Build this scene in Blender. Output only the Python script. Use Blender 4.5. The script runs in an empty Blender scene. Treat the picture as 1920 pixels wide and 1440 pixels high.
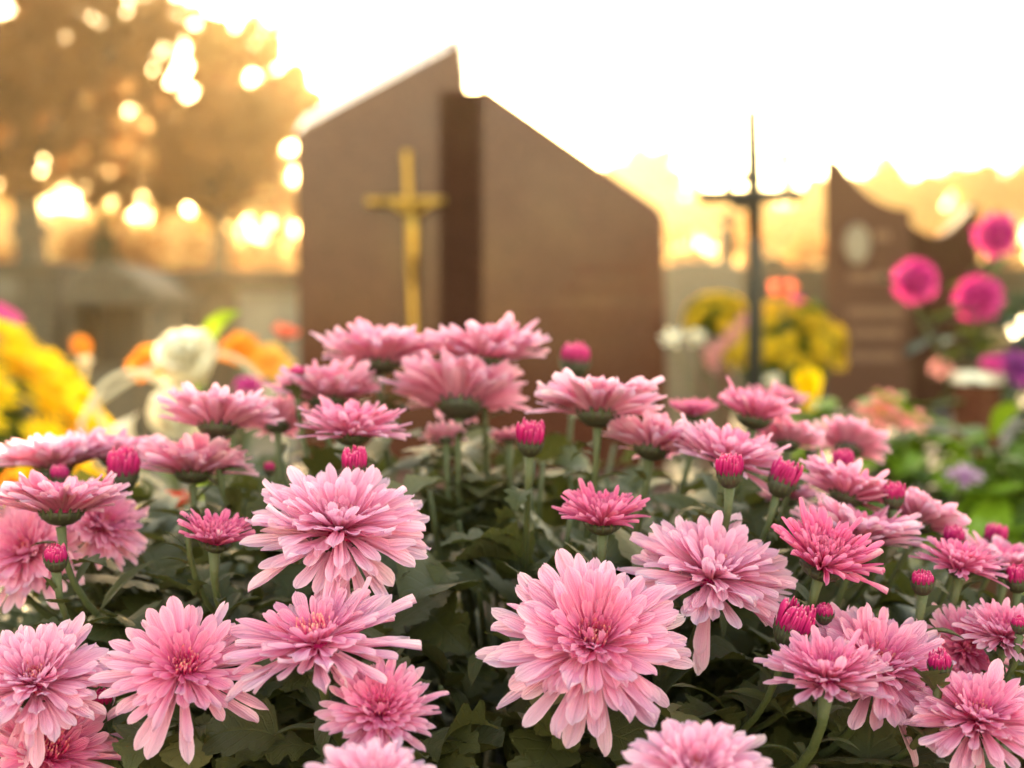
import bpy, math, random
import numpy as np
from mathutils import Vector, Matrix, Quaternion

R_ = math.radians
rng = random.Random(11)
scene = bpy.context.scene
COL = scene.collection

# ------------------------------------------------------------------ camera
CAM_Z = 0.80
PITCH = math.atan(120 * 0.000375)           # horizon sits 120 px above the centre of the 1920 px frame
K = 0.72 / 1920.0                           # tangent of one photo pixel (50 mm lens, 36 mm sensor)
cam_d = bpy.data.cameras.new("camera")
cam_d.lens = 50.0
cam_d.sensor_width = 36.0
cam_d.clip_start = 0.02
cam_d.clip_end = 2000.0
cam_d.dof.use_dof = True
cam_d.dof.focus_distance = 0.515
cam_d.dof.aperture_fstop = 7.0
cam_d.dof.aperture_blades = 0
cam = bpy.data.objects.new("camera", cam_d)
cam.location = (0, 0, CAM_Z)
cam.rotation_euler = (R_(90) - PITCH, 0, 0)
COL.objects.link(cam)
scene.camera = cam

# ------------------------------------------------------------------ sky, sun, exposure
SUN_EL, SUN_AZ = R_(9.5), R_(-6.5)          # low sun behind the big headstone, a little left of the view axis
world = bpy.data.worlds.new("World")
scene.world = world
world.use_nodes = True
wn = world.node_tree
wn.nodes.clear()
w_out = wn.nodes.new("ShaderNodeOutputWorld")
w_bg = wn.nodes.new("ShaderNodeBackground")
w_sky = wn.nodes.new("ShaderNodeTexSky")
w_sky.sky_type = 'NISHITA'
w_sky.sun_disc = False
w_sky.sun_elevation = SUN_EL
w_sky.sun_rotation = SUN_AZ
w_sky.air_density = 1.0
w_sky.dust_density = 0.5
w_sky.ozone_density = 0.6
w_mul = wn.nodes.new("ShaderNodeMix")
w_mul.data_type = 'RGBA'
w_mul.blend_type = 'MULTIPLY'
w_mul.inputs[0].default_value = 1.0
w_mul.inputs[7].default_value = (1.12, 0.93, 0.67, 1)      # warm white balance of the evening picture
wn.links.new(w_sky.outputs[0], w_mul.inputs[6])
wn.links.new(w_mul.outputs[2], w_bg.inputs[0])
w_bg.inputs[1].default_value = 0.15
wn.links.new(w_bg.outputs[0], w_out.inputs[0])

sun_d = bpy.data.lights.new("sun", 'SUN')
sun_d.energy = 3.6
sun_d.angle = R_(0.6)
sun_d.color = (1.0, 0.72, 0.38)
sun = bpy.data.objects.new("sun", sun_d)
sdir = Vector((math.sin(SUN_AZ) * math.cos(SUN_EL), math.cos(SUN_AZ) * math.cos(SUN_EL), math.sin(SUN_EL)))
sun.rotation_euler = sdir.to_track_quat('Z', 'Y').to_euler()
sun.location = (0, 0, 20)
COL.objects.link(sun)

scene.view_settings.view_transform = 'Standard'
scene.view_settings.look = 'None'
scene.view_settings.exposure = 3.38
scene.view_settings.gamma = 1.0
scene.render.engine = 'CYCLES'
cy = scene.cycles
cy.use_denoising = True
cy.denoiser = 'OPENIMAGEDENOISE'
cy.max_bounces = 8
cy.diffuse_bounces = 5
cy.glossy_bounces = 2
cy.transmission_bounces = 4
cy.transparent_max_bounces = 4
cy.volume_bounces = 0
cy.caustics_reflective = False
cy.caustics_refractive = False
cy.sample_clamp_indirect = 4.0
cy.sample_clamp_direct = 3.0

# ------------------------------------------------------------------ helpers
FWD = Vector((0, math.cos(PITCH), -math.sin(PITCH)))
UPV = Vector((0, math.sin(PITCH), math.cos(PITCH)))


def ray(px, py):
    return Vector((1, 0, 0)) * ((px - 960) * K) + UPV * ((720 - py) * K) + FWD


def P(px, py, Y):
    """point of the world plane y = Y seen at photo pixel (px, py)"""
    d = ray(px, py)
    return Vector((0, 0, CAM_Z)) + d * (Y / d.y)


class MB:
    def __init__(self):
        self.v, self.f, self.uv = [], [], []

    def add(self, verts, faces, uvs=None):
        o = len(self.v)
        self.v += [tuple(p) for p in verts]
        self.f += [tuple(i + o for i in f) for f in faces]
        self.uv += list(uvs) if uvs else [(0.0, 0.0)] * len(verts)

    def box(self, x0, x1, y0, y1, z0, z1):
        self.add([(x0, y0, z0), (x1, y0, z0), (x1, y1, z0), (x0, y1, z0), (x0, y0, z1), (x1, y0, z1), (x1, y1, z1), (x0, y1, z1)],
                 [(0, 3, 2, 1), (4, 5, 6, 7), (0, 1, 5, 4), (1, 2, 6, 5), (2, 3, 7, 6), (3, 0, 4, 7)])

    def prism(self, poly, y0, y1):
        """poly in (x, z), counter-clockwise seen from -y; extruded y0..y1"""
        n = len(poly)
        vs = [(x, y0, z) for x, z in poly] + [(x, y1, z) for x, z in poly]
        fs = [tuple(range(n)), tuple(range(2 * n - 1, n - 1, -1))]
        for i in range(n):
            j = (i + 1) % n
            fs.append((j, i, n + i, n + j))
        self.add(vs, fs)

    def tube(self, pts, radii, seg=8, cap=True):
        pts = [Vector(p) for p in pts]
        n = len(pts)
        if not isinstance(radii, (list, tuple)):
            radii = [radii] * n
        ref = None
        vs, fs, uv = [], [], []
        for i, p in enumerate(pts):
            t = (pts[min(i + 1, n - 1)] - pts[max(i - 1, 0)]).normalized()
            if ref is None:
                ref = t.orthogonal().normalized()
            ref = (ref - t * ref.dot(t)).normalized()
            b = t.cross(ref)
            for k in range(seg):
                a = 2 * math.pi * k / seg
                vs.append(p + (ref * math.cos(a) + b * math.sin(a)) * radii[i])
                uv.append((i / max(1, n - 1), k / seg))
        for i in range(n - 1):
            for k in range(seg):
                k2 = (k + 1) % seg
                fs.append((i * seg + k, i * seg + k2, (i + 1) * seg + k2, (i + 1) * seg + k))
        if cap:
            fs.append(tuple(reversed(range(seg))))
            fs.append(tuple((n - 1) * seg + k for k in range(seg)))
        self.add(vs, fs, uv)

    def lathe(self, prof, seg=20, center=(0, 0, 0), mat=None):
        """prof: list of (r, z) bottom to top"""
        vs, fs = [], []
        c = Vector(center)
        for r, z in prof:
            for k in range(seg):
                a = 2 * math.pi * k / seg
                p = Vector((r * math.cos(a), r * math.sin(a), z))
                if mat is not None:
                    p = mat @ p
                vs.append(p + c)
        for i in range(len(prof) - 1):
            for k in range(seg):
                k2 = (k + 1) % seg
                fs.append((i * seg + k, i * seg + k2, (i + 1) * seg + k2, (i + 1) * seg + k))
        fs.append(tuple(reversed(range(seg))))
        fs.append(tuple((len(prof) - 1) * seg + k for k in range(seg)))
        self.add(vs, fs)

    def inst(self, other, M):
        self.add([M @ Vector(p) for p in other.v], other.f, other.uv)

    def mesh(self, name, mat, smooth=False):
        me = bpy.data.meshes.new(name)
        me.from_pydata(self.v, [], self.f)
        if any(u != (0.0, 0.0) for u in self.uv):
            lay = me.uv_layers.new(name="UVMap")
            idx = np.zeros(len(me.loops), dtype=np.int32)
            me.loops.foreach_get("vertex_index", idx)
            arr = np.array(self.uv, dtype=np.float32)[idx].ravel()
            lay.data.foreach_set("uv", arr)
        if smooth:
            me.polygons.foreach_set("use_smooth", [True] * len(me.polygons))
        if mat:
            me.materials.append(mat)
        me.update()
        return me

    def build(self, name, mat, parent=None, smooth=False, bevel=0.0):
        o = bpy.data.objects.new(name, self.mesh(name, mat, smooth))
        COL.objects.link(o)
        if parent:
            o.parent = parent
        if bevel:
            m = o.modifiers.new("bevel", 'BEVEL')
            m.width = bevel
            m.segments = 3
            m.limit_method = 'ANGLE'
            m.angle_limit = R_(30)
        return o


def link(name, me, parent=None, M=None, color=None):
    o = bpy.data.objects.new(name, me)
    COL.objects.link(o)
    if parent:
        o.parent = parent
    if M is not None:
        o.matrix_basis = M
    if color:
        o.color = color
    return o


def tag(o, label=None, cat=None, group=None, kind=None):
    if label:
        o["label"] = label
    if cat:
        o["category"] = cat
    if group:
        o["group"] = group
    if kind:
        o["kind"] = kind
    return o


def thing(name, loc, label, cat, group=None):
    o = bpy.data.objects.new(name, None)
    o.empty_display_size = 0.05
    o.location = loc
    COL.objects.link(o)
    return tag(o, label, cat, group)


def bez(p0, p1, p2, p3, n):
    out = []
    for i in range(n + 1):
        t = i / n
        a = 1 - t
        out.append(p0 * a ** 3 + p1 * 3 * a * a * t + p2 * 3 * a * t * t + p3 * t ** 3)
    return out


def frame(axis, roll=0.0):
    """rotation whose local z is axis"""
    return (Vector(axis).normalized().to_track_quat('Z', 'Y') @ Quaternion((0, 0, 1), roll)).to_matrix().to_4x4()


# ------------------------------------------------------------------ materials
class NT:
    def __init__(self, name):
        self.m = bpy.data.materials.new(name)
        self.m.use_nodes = True
        self.t = self.m.node_tree
        self.t.nodes.clear()
        self.out = self.n("ShaderNodeOutputMaterial")

    def n(self, t, **kw):
        nd = self.t.nodes.new(t)
        for k, v in kw.items():
            setattr(nd, k, v)
        return nd

    def l(self, a, b):
        self.t.links.new(a, b)

    def math(self, op, a, b=0.0, clamp=False):
        nd = self.n("ShaderNodeMath", operation=op, use_clamp=clamp)
        for i, x in enumerate((a, b)):
            if isinstance(x, (int, float)):
                nd.inputs[i].default_value = x
            else:
                self.l(x, nd.inputs[i])
        return nd.outputs[0]

    def mix(self, fac, a, b, blend='MIX'):
        nd = self.n("ShaderNodeMix", data_type='RGBA', blend_type=blend)
        for s, x in ((nd.inputs[0], fac), (nd.inputs[6], a), (nd.inputs[7], b)):
            if isinstance(x, (int, float)):
                s.default_value = x
            elif isinstance(x, tuple):
                s.default_value = x if len(x) == 4 else (*x, 1)
            else:
                self.l(x, s)
        return nd.outputs[2]

    def ramp(self, fac, stops):
        nd = self.n("ShaderNodeValToRGB")
        e = nd.color_ramp.elements
        while len(e) < len(stops):
            e.new(0.5)
        for i, (p, c) in enumerate(stops):
            e[i].position = p
            e[i].color = (*c, 1)
        self.l(fac, nd.inputs[0])
        return nd.outputs[0]

    def noise(self, scale, detail=3.0, rough=0.55, vec=None):
        nd = self.n("ShaderNodeTexNoise")
        nd.inputs["Scale"].default_value = scale
        nd.inputs["Detail"].default_value = detail
        nd.inputs["Roughness"].default_value = rough
        if vec is None:
            vec = self.n("ShaderNodeTexCoord").outputs["Object"]
        self.l(vec, nd.inputs["Vector"])
        return nd.outputs[0]

    def bump(self, h, strength=0.3, dist=0.01):
        nd = self.n("ShaderNodeBump")
        nd.inputs["Strength"].default_value = strength
        nd.inputs["Distance"].default_value = dist
        self.l(h, nd.inputs["Height"])
        return nd.outputs[0]

    def bsdf(self, color, rough=0.6, normal=None, metal=0.0, spec=0.5, sheen=0.0):
        b = self.n("ShaderNodeBsdfPrincipled")
        if isinstance(color, tuple):
            b.inputs["Base Color"].default_value = (*color[:3], 1)
        else:
            self.l(color, b.inputs["Base Color"])
        if isinstance(rough, (int, float)):
            b.inputs["Roughness"].default_value = rough
        else:
            self.l(rough, b.inputs["Roughness"])
        b.inputs["Metallic"].default_value = metal
        b.inputs["Specular IOR Level"].default_value = spec
        b.inputs["Sheen Weight"].default_value = sheen
        if normal is not None:
            self.l(normal, b.inputs["Normal"])
        return b.outputs[0]

    def thin(self, color, tcolor, fac, rough=0.6, normal=None, spec=0.3):
        """thin leaf or petal: a surface that also lets light through"""
        s = self.bsdf(color, rough, normal, spec=spec)
        tr = self.n("ShaderNodeBsdfTranslucent")
        if isinstance(tcolor, tuple):
            tr.inputs[0].default_value = (*tcolor[:3], 1)
        else:
            self.l(tcolor, tr.inputs[0])
        if normal is not None:
            self.l(normal, tr.inputs["Normal"])
        mx = self.n("ShaderNodeMixShader")
        mx.inputs[0].default_value = fac
        self.l(s, mx.inputs[1])
        self.l(tr.outputs[0], mx.inputs[2])
        return mx.outputs[0]

    def done(self, sh):
        self.l(sh, self.out.inputs[0])
        return self.m


def petal_material(name, hot, hot_amt=1.0, tfac=0.55):
    m = NT(name)
    uv = m.n("ShaderNodeUVMap")
    sep = m.n("ShaderNodeSeparateXYZ")
    m.l(uv.outputs[0], sep.inputs[0])
    s, t = sep.outputs[0], sep.outputs[1]
    oi = m.n("ShaderNodeObjectInfo")
    side = m.math('ABSOLUTE', m.math('SUBTRACT', m.math('MULTIPLY', t, 2.0), 1.0))
    base = m.math('MULTIPLY', m.math('POWER', m.math('SUBTRACT', 1.0, s, True), 0.85), oi.outputs["Alpha"], True)
    c = m.mix(m.math('MULTIPLY', base, hot_amt, True), oi.outputs["Color"], hot)  # petal's own hot base, deepened to paint the shade between petals
    pale = m.mix(0.7, oi.outputs["Color"], (0.99, 0.88, 0.89))
    soft = m.math('SUBTRACT', 1.0, m.math('MULTIPLY', oi.outputs["Alpha"], 0.75))
    edge = m.math('MULTIPLY', m.math('MULTIPLY', m.math('POWER', side, 2.5), 0.70), soft)
    c = m.mix(edge, c, pale)
    tip = m.math('MULTIPLY', m.math('MULTIPLY', m.math('POWER', s, 4.0), 0.85), soft)
    c = m.mix(tip, c, pale)
    # fine veins along the petal
    vein = m.math('SINE', m.math('MULTIPLY', t, 40.0))
    wob = m.noise(9.0, 2.0, vec=uv.outputs[0])
    c = m.mix(m.math('MULTIPLY', m.math('ADD', vein, 1.0), 0.04), c, hot)
    c = m.mix(m.math('MULTIPLY', wob, 0.12), c, pale)
    back = m.n("ShaderNodeNewGeometry").outputs["Backfacing"]
    c = m.mix(m.math('MULTIPLY', back, 0.10), c, (0.92, 0.66, 0.74))
    c = m.mix(m.math('MULTIPLY', oi.outputs["Random"], 0.10), c, hot)
    nrm = m.bump(m.math('ADD', vein, m.math('MULTIPLY', wob, 3.0)), 0.35, 0.0005)
    return m.done(m.thin(c, c, tfac, 0.65, nrm, 0.18))


HOT = (0.80, 0.020, 0.25)
M_PETAL = petal_material("pink_petal", HOT)


def floret_material():
    m = NT("floret")
    uv = m.n("ShaderNodeUVMap")
    sep = m.n("ShaderNodeSeparateXYZ")
    m.l(uv.outputs[0], sep.inputs[0])
    c = m.ramp(sep.outputs[0], [(0.0, (0.55, 0.01, 0.14)), (0.6, (0.74, 0.04, 0.22)), (0.86, (0.84, 0.22, 0.30)), (1.0, (0.90, 0.50, 0.36))])
    return m.done(m.thin(c, c, 0.3, 0.55))


def bud_material():
    m = NT("bud_petal")
    uv = m.n("ShaderNodeUVMap")
    sep = m.n("ShaderNodeSeparateXYZ")
    m.l(uv.outputs[0], sep.inputs[0])
    c = m.ramp(sep.outputs[0], [(0.0, (0.30, 0.003, 0.08)), (0.6, (0.50, 0.008, 0.14)), (0.9, (0.62, 0.03, 0.20)), (1.0, (0.84, 0.30, 0.42))])
    return m.done(m.thin(c, c, 0.25, 0.5))


def plain_thin(name, c1, c2, tfac=0.35, scale=60.0, rough=0.6, island=False, spec=0.15):
    m = NT(name)
    if island:
        g = m.n("ShaderNodeNewGeometry").outputs["Random Per Island"]
        c = m.mix(g, c1, c2)
    else:
        c = m.mix(m.ramp(m.noise(scale, 3.0), [(0.3, (0, 0, 0)), (0.7, (1, 1, 1))]), c1, c2)
    return m.done(m.thin(c, c, tfac, rough, None, spec))


def leaf_material(name, c_top, c_back, tr):
    m = NT(name)
    uv = m.n("ShaderNodeUVMap")
    sep = m.n("ShaderNodeSeparateXYZ")
    m.l(uv.outputs[0], sep.inputs[0])
    s, t = sep.outputs[0], sep.outputs[1]
    side = m.math('ABSOLUTE', m.math('SUBTRACT', m.math('MULTIPLY', t, 2.0), 1.0))
    # midrib and slanting side veins
    mid = m.math('SUBTRACT', 1.0, m.math('MULTIPLY', side, 14.0), True)
    sv = m.math('SINE', m.math('MULTIPLY', m.math('SUBTRACT', s, m.math('MULTIPLY', side, 0.30)), 44.0))
    sv = m.math('POWER', m.math('MAXIMUM', sv, 0.0), 10.0)
    vein = m.math('MAXIMUM', mid, m.math('MULTIPLY', sv, 0.6))
    oi = m.n("ShaderNodeObjectInfo")
    n1 = m.noise(55.0, 4.0)
    c = m.mix(n1, c_top, tuple(x * 1.9 for x in c_top))
    rnd = m.n("ShaderNodeNewGeometry").outputs["Random Per Island"]
    rnd2 = m.math('FRACT', m.math('ADD', m.math('MULTIPLY', oi.outputs["Random"], 7.3), rnd))
    c = m.mix(m.math('MULTIPLY', rnd2, 0.6), c, (c_top[0] * 2.6, c_top[1] * 2.2, c_top[2] * 1.4))
    dry = m.math('MULTIPLY', m.math('GREATER_THAN', rnd2, 0.90), 0.55)
    c = m.mix(dry, c, (0.20, 0.17, 0.075))
    back = m.n("ShaderNodeNewGeometry").outputs["Backfacing"]
    c = m.mix(m.math('MULTIPLY', back, 0.8), c, c_back)
    c = m.mix(m.math('MULTIPLY', vein, 0.35), c, tuple(x * 2.4 for x in c_top))
    h = m.math('ADD', m.math('MULTIPLY', vein, -0.6), m.math('MULTIPLY', n1, 0.5))
    return m.done(m.thin(c, tr, 0.22, 0.55, m.bump(h, 0.5, 0.0012), 0.35))


M_FLORET = floret_material()
M_BUD = bud_material()
M_LEAF = leaf_material("chrysanthemum_leaf", (0.027, 0.029, 0.008), (0.075, 0.074, 0.032), (0.10, 0.105, 0.015))


def stem_material():
    m = NT("green_stem")
    c = m.mix(m.noise(140.0, 3.0), (0.032, 0.042, 0.010), (0.075, 0.074, 0.022))
    return m.done(m.bsdf(c, 0.6, m.bump(m.noise(700.0, 3.0), 0.6, 0.0008)))


def calyx_material():
    m = NT("green_calyx")
    uv = m.n("ShaderNodeUVMap")
    sep = m.n("ShaderNodeSeparateXYZ")
    m.l(uv.outputs[0], sep.inputs[0])
    side = m.math('ABSOLUTE', m.math('SUBTRACT', m.math('MULTIPLY', sep.outputs[1], 2.0), 1.0))
    c = m.mix(m.noise(200.0), (0.022, 0.026, 0.008), (0.055, 0.056, 0.018))
    c = m.mix(m.math('MULTIPLY', m.math('POWER', side, 3.0), 0.7), c, (0.020, 0.010, 0.006))
    return m.done(m.bsdf(c, 0.6))


M_STEM = stem_material()
M_CALYX = calyx_material()


def granite(name, a, b, c, rough=0.22, scale=260.0, bumpy=0.0, spec=0.4):
    m = NT(name)
    co = m.n("ShaderNodeTexCoord").outputs["Object"]
    v = m.n("ShaderNodeTexVoronoi")
    v.inputs["Scale"].default_value = scale
    m.l(co, v.inputs["Vector"])
    g = m.n("ShaderNodeSeparateColor")
    m.l(v.outputs["Color"], g.inputs[0])
    col = m.ramp(g.outputs[0], [(0.0, a), (0.45, b), (0.78, b), (1.0, c)])
    big = m.noise(3.5, 4.0, 0.6, co)
    col = m.mix(m.math('MULTIPLY', big, 0.45), col, tuple(x * 0.55 for x in b))
    rr = m.math('ADD', m.math('MULTIPLY', m.noise(7.0, 4.0, 0.6, co), 0.25), rough - 0.06)
    nrm = m.bump(m.noise(90.0, 4.0, 0.6, co), bumpy, 0.01) if bumpy else None
    return m.done(m.bsdf(col, rr, nrm, spec=spec))


M_RED = granite("red_granite", (0.026, 0.007, 0.004), (0.074, 0.019, 0.0095), (0.13, 0.042, 0.028), 0.15, spec=0.20)
M_REDD = granite("darkened_red_granite", (0.014, 0.004, 0.002), (0.034, 0.0095, 0.0045), (0.07, 0.024, 0.015), 0.5, spec=0.06)
M_SLAB = granite("honed_granite", (0.05, 0.020, 0.013), (0.115, 0.048, 0.032), (0.18, 0.09, 0.07), 0.70)
M_SLABD = granite("honed_dark_granite", (0.02, 0.015, 0.012), (0.05, 0.034, 0.026), (0.09, 0.07, 0.06), 0.70)
M_RED2 = granite("brown_granite", (0.05, 0.018, 0.010), (0.060, 0.019, 0.010), (0.11, 0.045, 0.027), 0.5, spec=0.15)
M_DARKG = granite("dark_granite_and_opening_shade", (0.02, 0.018, 0.016), (0.05, 0.042, 0.036), (0.10, 0.09, 0.08), 0.25)
M_STONE = granite("weathered_grey_stone", (0.024, 0.019, 0.013), (0.042, 0.034, 0.024), (0.06, 0.05, 0.038), 0.85, 60.0, 0.5)
M_TOMB = granite("grey_tomb_stone", (0.032, 0.026, 0.018), (0.066, 0.055, 0.040), (0.095, 0.08, 0.06), 0.85, 60.0, 0.5)
M_STONE2 = granite("pale_marble", (0.11, 0.095, 0.07), (0.15, 0.13, 0.10), (0.18, 0.16, 0.125), 0.6, 40.0, 0.2)
M_STONE3 = granite("dark_weathered_stone", (0.010, 0.008, 0.006), (0.018, 0.015, 0.011), (0.03, 0.025, 0.019), 0.85, 50.0, 0.5)


def simple(name, c1, c2, scale=20.0, rough=0.7, metal=0.0, bump=0.0):
    m = NT(name)
    n = m.noise(scale, 4.0, 0.6)
    c = m.mix(n, c1, c2)
    return m.done(m.bsdf(c, rough, m.bump(n, bump, 0.01) if bump else None, metal))


M_GOLD = simple("gilded_bronze", (0.30, 0.16, 0.028), (0.48, 0.28, 0.055), 22.0, 0.38, 0.85)
M_IRON = simple("black_iron_and_niche_shade", (0.014, 0.014, 0.013), (0.035, 0.030, 0.024), 60.0, 0.55, 0.4, 0.2)
M_SOIL = simple("potting_soil", (0.018, 0.012, 0.008), (0.045, 0.030, 0.020), 90.0, 0.95, 0, 0.9)
M_TERRA = simple("brown_plastic_pot", (0.10, 0.045, 0.030), (0.13, 0.06, 0.04), 8.0, 0.5)
M_BARK = simple("bark", (0.035, 0.024, 0.015), (0.085, 0.060, 0.040), 14.0, 0.95, 0, 0.8)
M_WICK = simple("white_wicker", (0.48, 0.39, 0.27), (0.60, 0.50, 0.36), 120.0, 0.7, 0, 0.4)
M_CERAM = simple("white_ceramic", (0.70, 0.68, 0.62), (0.78, 0.76, 0.70), 10.0, 0.35)


def ground_material():
    m = NT("gravel_and_grass")
    co = m.n("ShaderNodeTexCoord").outputs["Object"]
    big = m.noise(0.35, 4.0, 0.6, co)
    fine = m.noise(55.0, 4.0, 0.7, co)
    gr = m.mix(fine, (0.030, 0.042, 0.014), (0.085, 0.100, 0.030))
    gv = m.mix(fine, (0.05, 0.042, 0.030), (0.11, 0.095, 0.070))
    c = m.mix(m.ramp(big, [(0.42, (0, 0, 0)), (0.58, (1, 1, 1))]), gr, gv)
    return m.done(m.bsdf(c, 0.95, m.bump(fine, 0.8, 0.03)))


M_GROUND = ground_material()

# ------------------------------------------------------------------ ground
g = MB()
g.add([(-900, -60, 0), (900, -60, 0), (900, 1500, 0), (-900, 1500, 0)], [(0, 1, 2, 3)])
tag(g.build("ground", M_GROUND), kind="structure")


def px_poly(pts, Y):
    return [(P(x, y, Y).x, P(x, y, Y).z) for x, y in pts]


# ------------------------------------------------------------------ main grave: slab + headstone
gx0, gx1 = -0.62, 0.47
grave = thing("grave_slab", (-0.075, 1.9, 0), "red granite grave slab carrying the flowers before the gilded cross headstone", "grave slab")


def child(o, parent):
    o.parent = parent
    o.matrix_parent_inverse = Matrix.Translation(-parent.location)
    return o


b = MB(); b.box(gx0, gx1, 0.30, 3.66, 0.005, 0.30); child(b.build("side_wall", M_RED, bevel=0.006), grave)
b = MB(); b.box(gx0 - 0.03, gx1 + 0.03, 0.27, 3.66, 0.302, 0.36); child(b.build("cover_slab", M_SLAB, bevel=0.012), grave)
SLAB_Z = 0.36

HY = 3.80
hs = thing("headstone", (P(900, 600, HY).x, HY, 0), "tall brown granite headstone with a gilded cross and a sloping stepped top", "headstone")
z_base = 0.40
zb = P(0, 0, HY)
left = px_poly([(566, 1000), (888, 1000), (873, 145), (870, 80), (862, 68), (838, 70), (566, 214), (550, 230)], HY)
left = [(x, (z if i > 1 else z_base)) for i, (x, z) in enumerate(left)]
M_EDGE = granite("polished_edge_sky_glare", (0.10, 0.045, 0.035), (0.24, 0.12, 0.095), (0.34, 0.20, 0.17), 0.22, spec=0.8)  # polished, with sky glare on the chamfer put into the paler base colour
b = MB()
lowr = list(left)
back = px_poly([(566, 1000), (888, 1000), (873, 145), (870, 80), (862, 68), (838, 70), (566, 214), (550, 230)], HY + 0.12)
back = [(left[i][0], left[i][1] if i < 2 else back[i][1]) for i in range(len(left))]
for i in (3, 4, 5, 6, 7):                       # the front face stops short of the top: a broad polished chamfer
    lowr[i] = (left[i][0] + (0.004 if i > 5 else -0.006 if i < 5 else 0), left[i][1] - (0.034 if i in (5, 6, 7) else 0.012))
b.prism(lowr, HY, HY + 0.001)
n = len(left)
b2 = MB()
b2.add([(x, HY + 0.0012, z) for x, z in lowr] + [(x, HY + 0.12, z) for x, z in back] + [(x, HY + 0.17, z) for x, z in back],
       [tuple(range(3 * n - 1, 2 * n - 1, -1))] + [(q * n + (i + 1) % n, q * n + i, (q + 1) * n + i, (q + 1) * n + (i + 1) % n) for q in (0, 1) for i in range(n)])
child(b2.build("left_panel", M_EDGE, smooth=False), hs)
child(b.build("left_panel_face", M_RED), hs)
# right panel stands a little behind the cross panel and its near edge is cut back in a deep vertical chamfer
YR = HY - 0.05
rp = px_poly([(902, 1000), (1252, 1000), (1246, 408), (1234, 388), (912, 162), (902, 160)], YR)
rp = [(x, (z if i > 1 else z_base)) for i, (x, z) in enumerate(rp)]
b = MB(); b.prism(rp, YR, YR + 0.18)
child(b.build("right_panel", M_RED, bevel=0.008), hs)
x_l = P(822, 600, YR).x
x_r = rp[0][0]
zt = P(880, 166, YR).z
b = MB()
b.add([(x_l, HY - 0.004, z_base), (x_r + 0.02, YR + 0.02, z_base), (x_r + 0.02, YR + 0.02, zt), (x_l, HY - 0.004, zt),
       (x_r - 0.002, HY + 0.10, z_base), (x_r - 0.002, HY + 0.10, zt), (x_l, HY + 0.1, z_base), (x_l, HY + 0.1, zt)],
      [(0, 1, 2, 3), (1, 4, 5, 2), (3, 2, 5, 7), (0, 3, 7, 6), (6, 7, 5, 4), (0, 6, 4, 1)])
child(b.build("dark_reflection_strip", M_REDD), hs)  # darker granite tone stands for the trees' dark reflection on this chamfer
b = MB(); b.box(gx0 + 0.04, gx1 - 0.04, HY - 0.12, HY + 0.24, 0.002, z_base - 0.002)
child(b.build("plinth", M_SLAB, bevel=0.012), hs)

# shallow carved lines of an inscription (too blurred to read) on the right panel
M_ENGR = granite("worn_engraving", (0.03, 0.008, 0.005), (0.088, 0.022, 0.011), (0.15, 0.048, 0.03), 0.2, spec=0.14)
for (y, spans) in ((505, ((1075, 1120), (1130, 1215))), (540, ((1050, 1100), (1112, 1180), (1190, 1225))), (590, ((990, 1060), (1075, 1190))), (618, ((1010, 1090), (1100, 1160), (1170, 1215)))):
    b = MB()
    for x0, x1 in spans:
        xa = x0
        while xa < x1:
            w = rng.uniform(5, 9)
            p0, p1 = P(xa, y + 9, YR), P(xa + w, y - 9, YR)
            b.box(p0.x, p1.x, YR - 0.002, YR + 0.002, p0.z, p1.z)
            xa += w + 3
    child(b.build("inscription_line", M_ENGR), hs)

# gilded cross on the left panel
cx = P(768, 375, HY - 0.03)
cross = thing("gilded_cross", (cx.x, HY, cx.z), "slender gilded cross fixed to the left panel of the brown headstone", "cross")


def bar(p0, p1, w0, w1, d):
    mb = MB()
    v = (p1 - p0).normalized()
    s = Vector((0, 1, 0)).cross(v).normalized()
    n = Vector((0, -1, 0))
    pts = []
    N = 10
    for i in range(N + 1):
        t = i / N
        w = w0 + (w1 - w0) * t
        if i in (0, N):
            w *= 1.12
        pts.append((p0.lerp(p1, t), w))
    vs, fs = [], []
    for p, w in pts:
        vs += [p - s * w * .5, p + n * d - s * w * .28, p + n * d + s * w * .28, p + s * w * .5]
    for i in range(N):
        for k in range(4):
            k2 = (k + 1) % 4
            fs.append((i * 4 + k, i * 4 + k2, (i + 1) * 4 + k2, (i + 1) * 4 + k))
    fs += [(3, 2, 1, 0), (N * 4, N * 4 + 1, N * 4 + 2, N * 4 + 3)]
    mb.add(vs, fs)
    return mb


def Ph(px, py, off=0.0):
    return P(px, py, HY - off)


child(bar(Ph(778, 660, .012), Ph(763, 284, .012), 0.023, 0.019, 0.026).build("upright", M_GOLD, bevel=0.004), cross)
child(bar(Ph(689, 379, .018), Ph(834, 376, .018), 0.023, 0.019, 0.026).build("crossbar", M_GOLD, bevel=0.004), cross)
for (px, py) in ((764, 330), (774, 560)):
    p = Ph(px, py)
    b = MB(); b.tube([(p.x, HY + 0.01, p.z), (p.x, HY - 0.02, p.z)], 0.008, 8)
    child(b.build("fixing_pin", M_GOLD), cross)
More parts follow.
